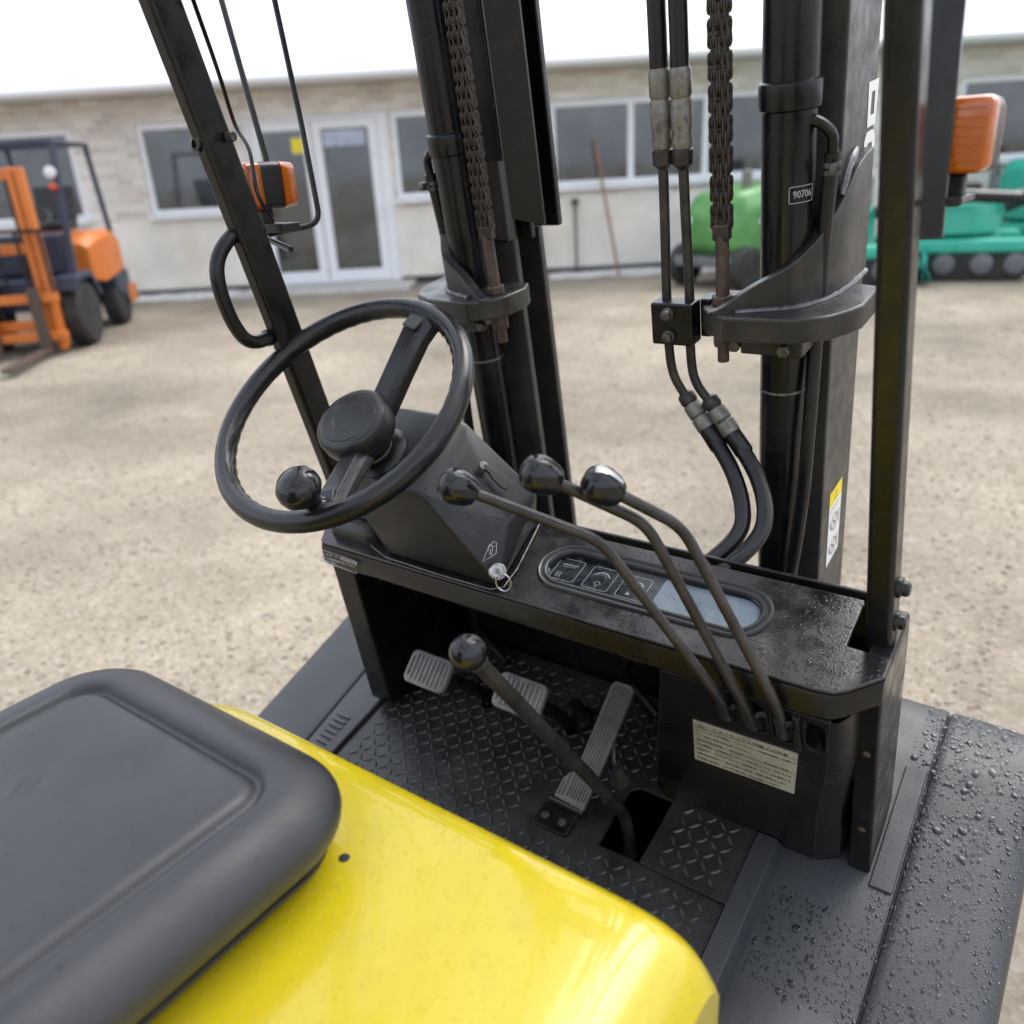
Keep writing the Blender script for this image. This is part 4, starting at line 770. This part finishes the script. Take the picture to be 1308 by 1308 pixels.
    ho = MB().tube(spline([onm(s * x, y, z) for x, y, z in hp_[:4]], 6), .0065, 10).build('return_pipe', MASTM, FK)
    MB().tube(spline([onm(s * x, y, z) for x, y, z in hp_[3:]], 6), .0088, 12).build('return_hose', HOSEM, ho)
    for z in (.262, .254): MB().lathe([(.0102, -.0028), (.0102, .0028)], onm(s * .2965, .019, z), MZ, 16).build('hose_clamp', BOLTM, ho)
    MB().lathe([(.0068, 0), (.0068, .008), (.004, .009)], onm(s * .304, .009, .259), V((s * .3, -1, 0)), 8).build('clamp_screw', BOLTM, ho)
    # rubber scraper and cover sheet on the inside
for o in [o for o in COL.objects if o.name.startswith('cylinder_ring')]: pass
MB().prism([onm(x, y, .17) for x, y in ((-.215, .03), (-.178, .03), (-.178, .055), (-.215, .055))], MZ * .5).build('side_roller_block', HOSEM, FK, bev=.004)
MB().prism([onm(-.165, .03, .205), onm(-.125, .055, .19), onm(-.125, .059, .19), onm(-.165, .034, .205)], MZ * .5).build('mast_cover_sheet', MASTM, FK)
MB().prism([onm(-.215, .022, .29), onm(-.165, .022, .286), onm(-.165, .028, .286), onm(-.215, .028, .29)], MZ * .4).build('mast_cover_plate', MASTM, FK, bev=.001)
for z in (-.62, .80): MB().box(onm(0, .12, z), (.56, .04, .12), Matrix((MX, MY, MZ)).transposed()).build('mast_crossmember', MASTM, FK, bev=.006)
# printed letters and sticker on the rail's outer face
lt = MB(); face = dict(O=onm(.2984, 0, 0), ax=MY, ay=MZ)
lt.plate(rrect(.146, .196, .222, .274, .016, 6), [rrect(.160, .183, .236, .260, .004, 4)], onm(.2986, 0, 0), MY, MZ, .0003)
lt.build('rail_letter', WHITE, FK)
MB().plate([(.155, .279), (.192, .279), (.196, .33), (.151, .33)], [[(.166, .292), (.182, .292), (.182, .318), (.166, .318)]], onm(.2986, 0, 0), MY, MZ, .0003).build('rail_letter', WHITE, FK)
MB().plate([(.146, .164), (.196, .166), (.196, .178), (.18, .190), (.196, .2), (.196, .214), (.146, .214), (.146, .2), (.17, .2), (.152, .19), (.17, .178), (.146, .178)], [], onm(.2986, 0, 0), MY, MZ, .0003).build('rail_letter', WHITE, FK)
sk = MB().plate([(.09, -.337), (.15, -.332), (.151, -.233), (.09, -.233)], [], onm(.2986, 0, 0), MY, MZ, .0003).build('warning_sticker', WHITE, FK)
MB().plate([(.09, -.2325), (.151, -.2325), (.151, -.207), (.09, -.207)], [], onm(.2986, 0, 0), MY, MZ, .0003).build('sticker_head', PRINTY, sk)
mb = MB(); K = lambda pts, w, c=False: mb.stroke(pts, w, onm(.2989, 0, 0), MY, MZ, c)
K([(.114, -.226), (.127, -.226), (.1205, -.214)], .0016, True); K([(.096, -.241), (.145, -.239)], .001); mb.build('warning_triangle', DARKPR, sk, flat=True)
for zc in (-.268, -.312):
    mb = MB(); K = lambda pts, w, c=False: mb.stroke(pts, w, onm(.2989, 0, 0), MY, MZ, c)
    K([(.120 + .016 * math.cos(a), zc + .014 * math.sin(a)) for a in [2 * math.pi * k / 16 for k in range(16)]], .0016, True); K([(.108, zc - .009), (.132, zc + .010)], .0022); K([(.112, zc + .006), (.118, zc), (.126, zc - .004), (.124, zc - .012)], .0022); K([(.14, zc - .01), (.141, zc + .012)], .002); K([(.098, zc + .008), (.101, zc - .006)], .0018)
    mb.build('sticker_figure', REDPR, sk, flat=True)
# serial tag on the right cylinder
RC = .0313
def wrapc(p, r=RC): a = math.radians(-62) + p.x / RC; return onm(.248 + math.cos(a) * r, .02 + math.sin(a) * r, .231 + p.y - p.x * .0)
tg = MB(); bd = rrect(-.004, .026, -.0055, .0125, .002, 3)
pts = []
for i in range(len(bd)):
    a, b = bd[i], bd[(i + 1) % len(bd)]
    for j in range(4): pts.append(wrapc(V((lerp(a[0], b[0], j / 4), lerp(a[1], b[1], j / 4), 0))))
tg.tube(pts + [pts[0]], .0004, 4, cap=False); tgo = tg.build('serial_tag', GREYPR, FK)
text('serial_number', '90706', .0115, None, GREYPR, tgo, wrap=lambda c: wrapc(V((c.x * .82, c.y, 0)), RC + .0002 + c.z))
# ---- hydraulic pipes and hoses between mast and dash
PH = [([(.055, .165, 2.05), (.055, .234, 1.589), (.052, .262, 1.398), (.052, .273, 1.324), (.058, .28, 1.28), (.08, .288, 1.242)], [(.08, .288, 1.242), (.11, .28, 1.21), (.154, .26, 1.165), (.183, .23, 1.124), (.187, .2, 1.097), (.160, .15, 1.065), (.12, .12, 1.03)]),
      ([(.081, .165, 2.05), (.081, .234, 1.588), (.084, .262, 1.399), (.083, .275, 1.315), (.09, .281, 1.274), (.115, .288, 1.24)], [(.115, .288, 1.24), (.15, .28, 1.202), (.19, .26, 1.16), (.213, .23, 1.125), (.213, .2, 1.097), (.186, .15, 1.067), (.14, .12, 1.03)])]
for a, b in PH:
    pi = MB().tube(spline(a, 8), .0063, 12).build('hydraulic_pipe', PIPEM, FK)
    MB().tube(spline(b, 8), .0108, 14).build('hydraulic_hose', HOSEM, pi)
    d = (V(b[1]) - V(b[0])).normalized(); p0 = V(b[0])
    MB().lathe([(.0085, -.03), (.012, -.026), (.0125, -.016), (.0105, -.012)], p0 + d * .012, d, 12).build('pipe_nut', PIPEM, pi)
    MB().lathe([(.0122, -.01), (.0128, 0), (.0128, .008), (.0108, .01), (.0128, .012), (.0132, .028), (.012, .031)], p0 + d * .012, d, 14).build('hose_fitting', FITM, pi)
    MB().lathe([(.0122, 0), (.0126, .03), (.0112, .034)], p0 + d * .042, d, 14).build('hose_sleeve', HOSEM, pi)
    t0 = V(a[1]); dd = (V(a[0]) - V(a[1])).normalized()
    MB().lathe([(.007, -.044), (.0125, -.038), (.013, -.022), (.009, -.018)], t0, dd, 10).build('pipe_nut', PIPEM, pi)
    MB().lathe([(.0115, -.02), (.0128, -.012), (.0115, -.004), (.0128, .006), (.0132, .03), (.0112, .034), (.0128, .038), (.0128, .062), (.011, .066)], t0, dd, 14).build('pipe_fitting', FITM, pi)
    MB().tube([t0 + dd * .06, t0 + dd * .6], .0108, 12).build('hydraulic_hose', HOSEM, pi)
RMm = Matrix((MX, MY, MZ)).transposed()
pc = MB().box(onm(.1215, -.03, .085), (.058, .03, .056), RMm).build('pipe_clamp', MASTM, FK, bev=.003)
MB().box(onm(.158, -.005, .088), (.014, .03, .05), RMm).build('clamp_tab', MASTM, pc, bev=.002)
for z in (.1, .07): MB().lathe([(.0085, 0), (.0085, .004), (.0065, .0045), (.0065, .011), (.004, .012)], onm(.118, -.045, z), -MY, 12).build('clamp_bolt', BOLTM, pc)

# ---- overhead guard
def pil(x, z): return V((x, .08 - (.2 if x > 0 else .27) * (z - 1.05), z))
for s, xa, xb in ((1, .393, .355), (-1, -.446, -.425)):
    fpn = 'front_pillar'; b0 = pil(xa, 1.035 if s > 0 else .76); b0.y += .03; t0 = pil(xb, 2.05); t0.y += .03
    p = MB().beam(b0, t0, .028 if s > 0 else .024, .036 if s > 0 else .046).build(fpn, BLACK, FK, bev=.006, seg=3)
    if s > 0:
        for z in (1.13, 1.085): c = pil(xa + .0125, z) + V((0, .03, 0)); MB().lathe([(.0115, -.002), (.0115, .002), (.0095, .003)], c, (1, 0, 0), 20).lathe([(.0085, .002), (.0085, .008), (.006, .0105)], c, (1, 0, 0), 16).build('pillar_bolt', BLACK, p)
    else:
        hpts = [(-.442, .015, 1.498), (-.438, -.03, 1.495), (-.44, -.06, 1.467), (-.44, -.066, 1.429), (-.44, -.053, 1.378), (-.438, -.03, 1.352), (-.446, .03, 1.353)]
        MB().tube(spline(hpts, 8), .0098, 14).build('grab_handle', BLACK, p)
        for c in (hpts[0], hpts[-1]): MB().ball(V(c) + V((0, -.028, -.002)), .0125, (0, 1, 0), 12, .7).build('handle_weld', BLACK, p)
        MB().lathe([(.0095, -.006), (.0095, .004), (.006, .005), (.005, .0)], (-.436, -.062, 1.605), (0, -1, .2), 16).build('pillar_socket', BLACK, p)
        MB().lathe([(.006, 0), (.006, .01)], (-.416, -.03, 1.612), (1, .2, 0), 8).build('pillar_screw', BOLTM, p)
    MB().beam((xb, -.16, 2.055), (xb, -1.25, 2.075), .05, .05).build('roof_rail', BLACK, FK, bev=.006)
    MB().beam((xb, -1.25, 2.075), (xa, -1.5, .95), .05, .05).build('rear_pillar', BLACK, FK, bev=.006)
for i in range(9): y = lerp(-.17, -1.25, i / 8); MB().beam((-.385, y, lerp(2.057, 2.077, i / 8)), (.365, y, lerp(2.057, 2.077, i / 8)), .022, .036, (0, 1, 0)).build('roof_bar', BLACK, FK, bev=.003)
# ---- turn signals
for s in (1, -1):
    c = V((.394, .125, 1.563)) if s > 0 else V((-.478, .05, 1.552))
    fw_ = V((0, 1, 0)); ax = V((1, 0, 0)); up = V((0, 0, 1))
    def sec(y, hx, hz, r): return [c + fw_ * y + ax * x + up * z for x, z in rrect(-hx, hx, -hz, hz, r, 5)]
    tsn = MB().rings([sec(-.012, .031, .031, .010), sec(.022, .031, .031, .010), sec(.024, .029, .029, .009)]).build('turn_signal', HOUS, FK, ang=40)
    MB().rings([sec(-.034, .027, .027, .007), sec(-.032, .0295, .0295, .008), sec(-.0125, .031, .031, .009)]).build('rear_lens', AMBER, tsn, ang=50)
    MB().rings([sec(.0245, .031, .031, .01), sec(.048, .029, .029, .009), sec(.051, .026, .026, .008)]).build('front_lens', AMBER, tsn, ang=50)
    for k in range(7): MB().box(c + V((0, -.0345, -.021 + .007 * k)), (.05, .0016, .0012)).build('lens_rib', AMBER, tsn)
    MB().box(c + V((0, .006, -.045)), (.022, .02, .028)).build('lamp_foot', HOUS, tsn, bev=.003)
MB().prism([(.366, .052, 1.483), (.402, .068, 1.482), (.388, .068, 1.83), (.350, .052, 1.83)], (0, .006, 0)).build('lamp_bracket', BLACK, FK, bev=.001)
MB().box((.398, .105, 1.512), (.03, .07, .006)).build('lamp_arm', BLACK, FK, bev=.001)
MB().box((-.45, .05, 1.497), (.07, .03, .012)).build('lamp_arm', BLACK, FK, bev=.001)
MB().tube(spline([(-.405, -.055, 1.76), (-.44, -.01, 1.69), (-.469, .025, 1.63), (-.442, .02, 1.598), (-.424, .008, 1.545), (-.43, .03, 1.508)], 6), .0028, 8).build('lamp_cable', HOSEM, FK)
MB().tube(fillet([(-.42, -.1, 2.03), (-.53, .16, 1.95), (-.481, .152, 1.632), (-.436, .122, 1.496), (-.50, .062, 1.484), (-.40, .03, 1.47)], .022, 6), .0042, 8).build('mirror_stay', BLACK, FK)
MB().tube([(-.43, -.09, 2.03), (-.56, .09, 1.9), (-.465, .066, 1.578)], .0042, 8).build('mirror_stay', BLACK, FK)
# ---- fenders
def fz(y): return .675 + .36 * (min(y, .33) - .1) + .12 * max(0, min(y, .47) - .33) if y > -.05 else .621 - .02 * (-.05 - y)
ys = [-.5, -.3, -.15, -.06, -.03, 0, .05, .1, .15, .2, .26, .3, .33, .36, .40, .43, .455, .47]
def fender(s, xi, xs, xo):
    def P(x, y, dz=0): k = max(0, (y - .42) / .05); return V((x, y, fz(y) - .03 * k ** 2 + dz))
    inner = MB(); inner.rings([[P(x, y, dz) for y in ys] for x, dz in ((xi, .012), (xi + s * .004, .0), (xs - s * .005, .0), (xs - s * .0015, -.002), (xs - s * .001, -.010), (xs + s * .006, -.012))], close=False, capa=False, capb=False)
    f = inner.build('fender', FENDM, FK, ang=50)
    outer = MB(); prof = [(xs + s * .0005, -.012), (xs + s * .0015, -.001), (xs + s * .005, .002), (lerp(xs, xo, .5), .001), (xo - s * .03, -.002), (xo - s * .014, -.006), (xo - s * .005, -.014), (xo, -.028), (xo + s * .002, -.09), (xo + s * .001, -.2)]
    outer.rings([[P(x, y, dz) for y in ys] for x, dz in prof], close=False, capa=False, capb=False)
    outer.rings([[P(x, .47, dz) for x, dz in prof], [P(x, .475, -.2) for x, dz in prof]], close=False, capa=False, capb=False)
    MB_ = outer.build('fender_skin', FENDM, f, sub=1)
    return f, P
fr_, PR = fender(1, .298, .446, .578); fl_, PL = fender(-1, -.432, -.50, -.655)
MB().box((.4285, .215, fz(.215) + .001), (.028, .19, .005), Matrix.Rotation(math.atan(.36), 3, 'X')).build('step_pad', FENDM, fr_, bev=.002)
for k in range(7): MB().beam(V((-.452, -.02 + .011 * k, fz(-.02 + .011 * k) + .0015)), V((-.482, -.02 + .011 * k, fz(-.02 + .011 * k) + .0015)), .005, .003, (0, 1, 0)).build('grip_rib', FENDM, fl_)
# rain drops
def rd(lo, hi, k): return lo + (hi - lo) * random.random() ** k
NR = V((0, -.33, .94))
def place_f(i):
    big = i < 260
    x = random.uniform(.42, .572) if i % 5 else random.uniform(.31, .44); y = random.uniform(.2, .455) if big else random.uniform(-.05, .455)
    if x < .415 and y > .1: y = random.uniform(-.05, .08)
    dz = .0005 if x < .446 else (.0025 if x < .53 else -.0 - .3 * max(0, x - .55)); return PR(x, y, dz - (.002 if x > .535 else 0)), NR if y < .33 else V((0, -.12, .99))
drops('rain_drops', fr_, place_f, [rd(.0018, .0048, 2.6) for _ in range(260)] + [rd(.0006, .0022, 2.0) for _ in range(3200)])
def place_d(i):
    while True:
        x, s = random.uniform(-.03, .41), random.uniform(.004, .146)
        if random.random() > .25 and x < .26: continue
        if abs(x - gc[0]) < .165 and abs(s - gc[1]) < .046: continue
        if x > .364 and s > .068: continue
        if .375 < x and s < .035: continue
        return ond(x, s, .0001), DN
drops('rain_drops', db, place_d, [rd(.0005, .0021, 2.2) for _ in range(750)])
def place_l(i):
    x, s = random.choice(stadium(gc[0], gc[1], .13, .02, 30)); k = random.random(); return ond(gc[0] + (x - gc[0]) * k, gc[1] + (s - gc[1]) * k, -.0007), DN
drops('lens_drops', db, place_l, [rd(.0005, .0016, 2) for _ in range(120)])
def place_s(i):
    return V((random.uniform(-.27, .12), random.uniform(-.8, -.4), 1.0995)), V((0, 0, 1))
def place_p(i):
    x, s = random.uniform(.148, .264), random.uniform(.02, .134); return onp(x, s, .0068), PN
drops('rain_drops', fp, place_p, [rd(.0006, .002, 2) for _ in range(90)])
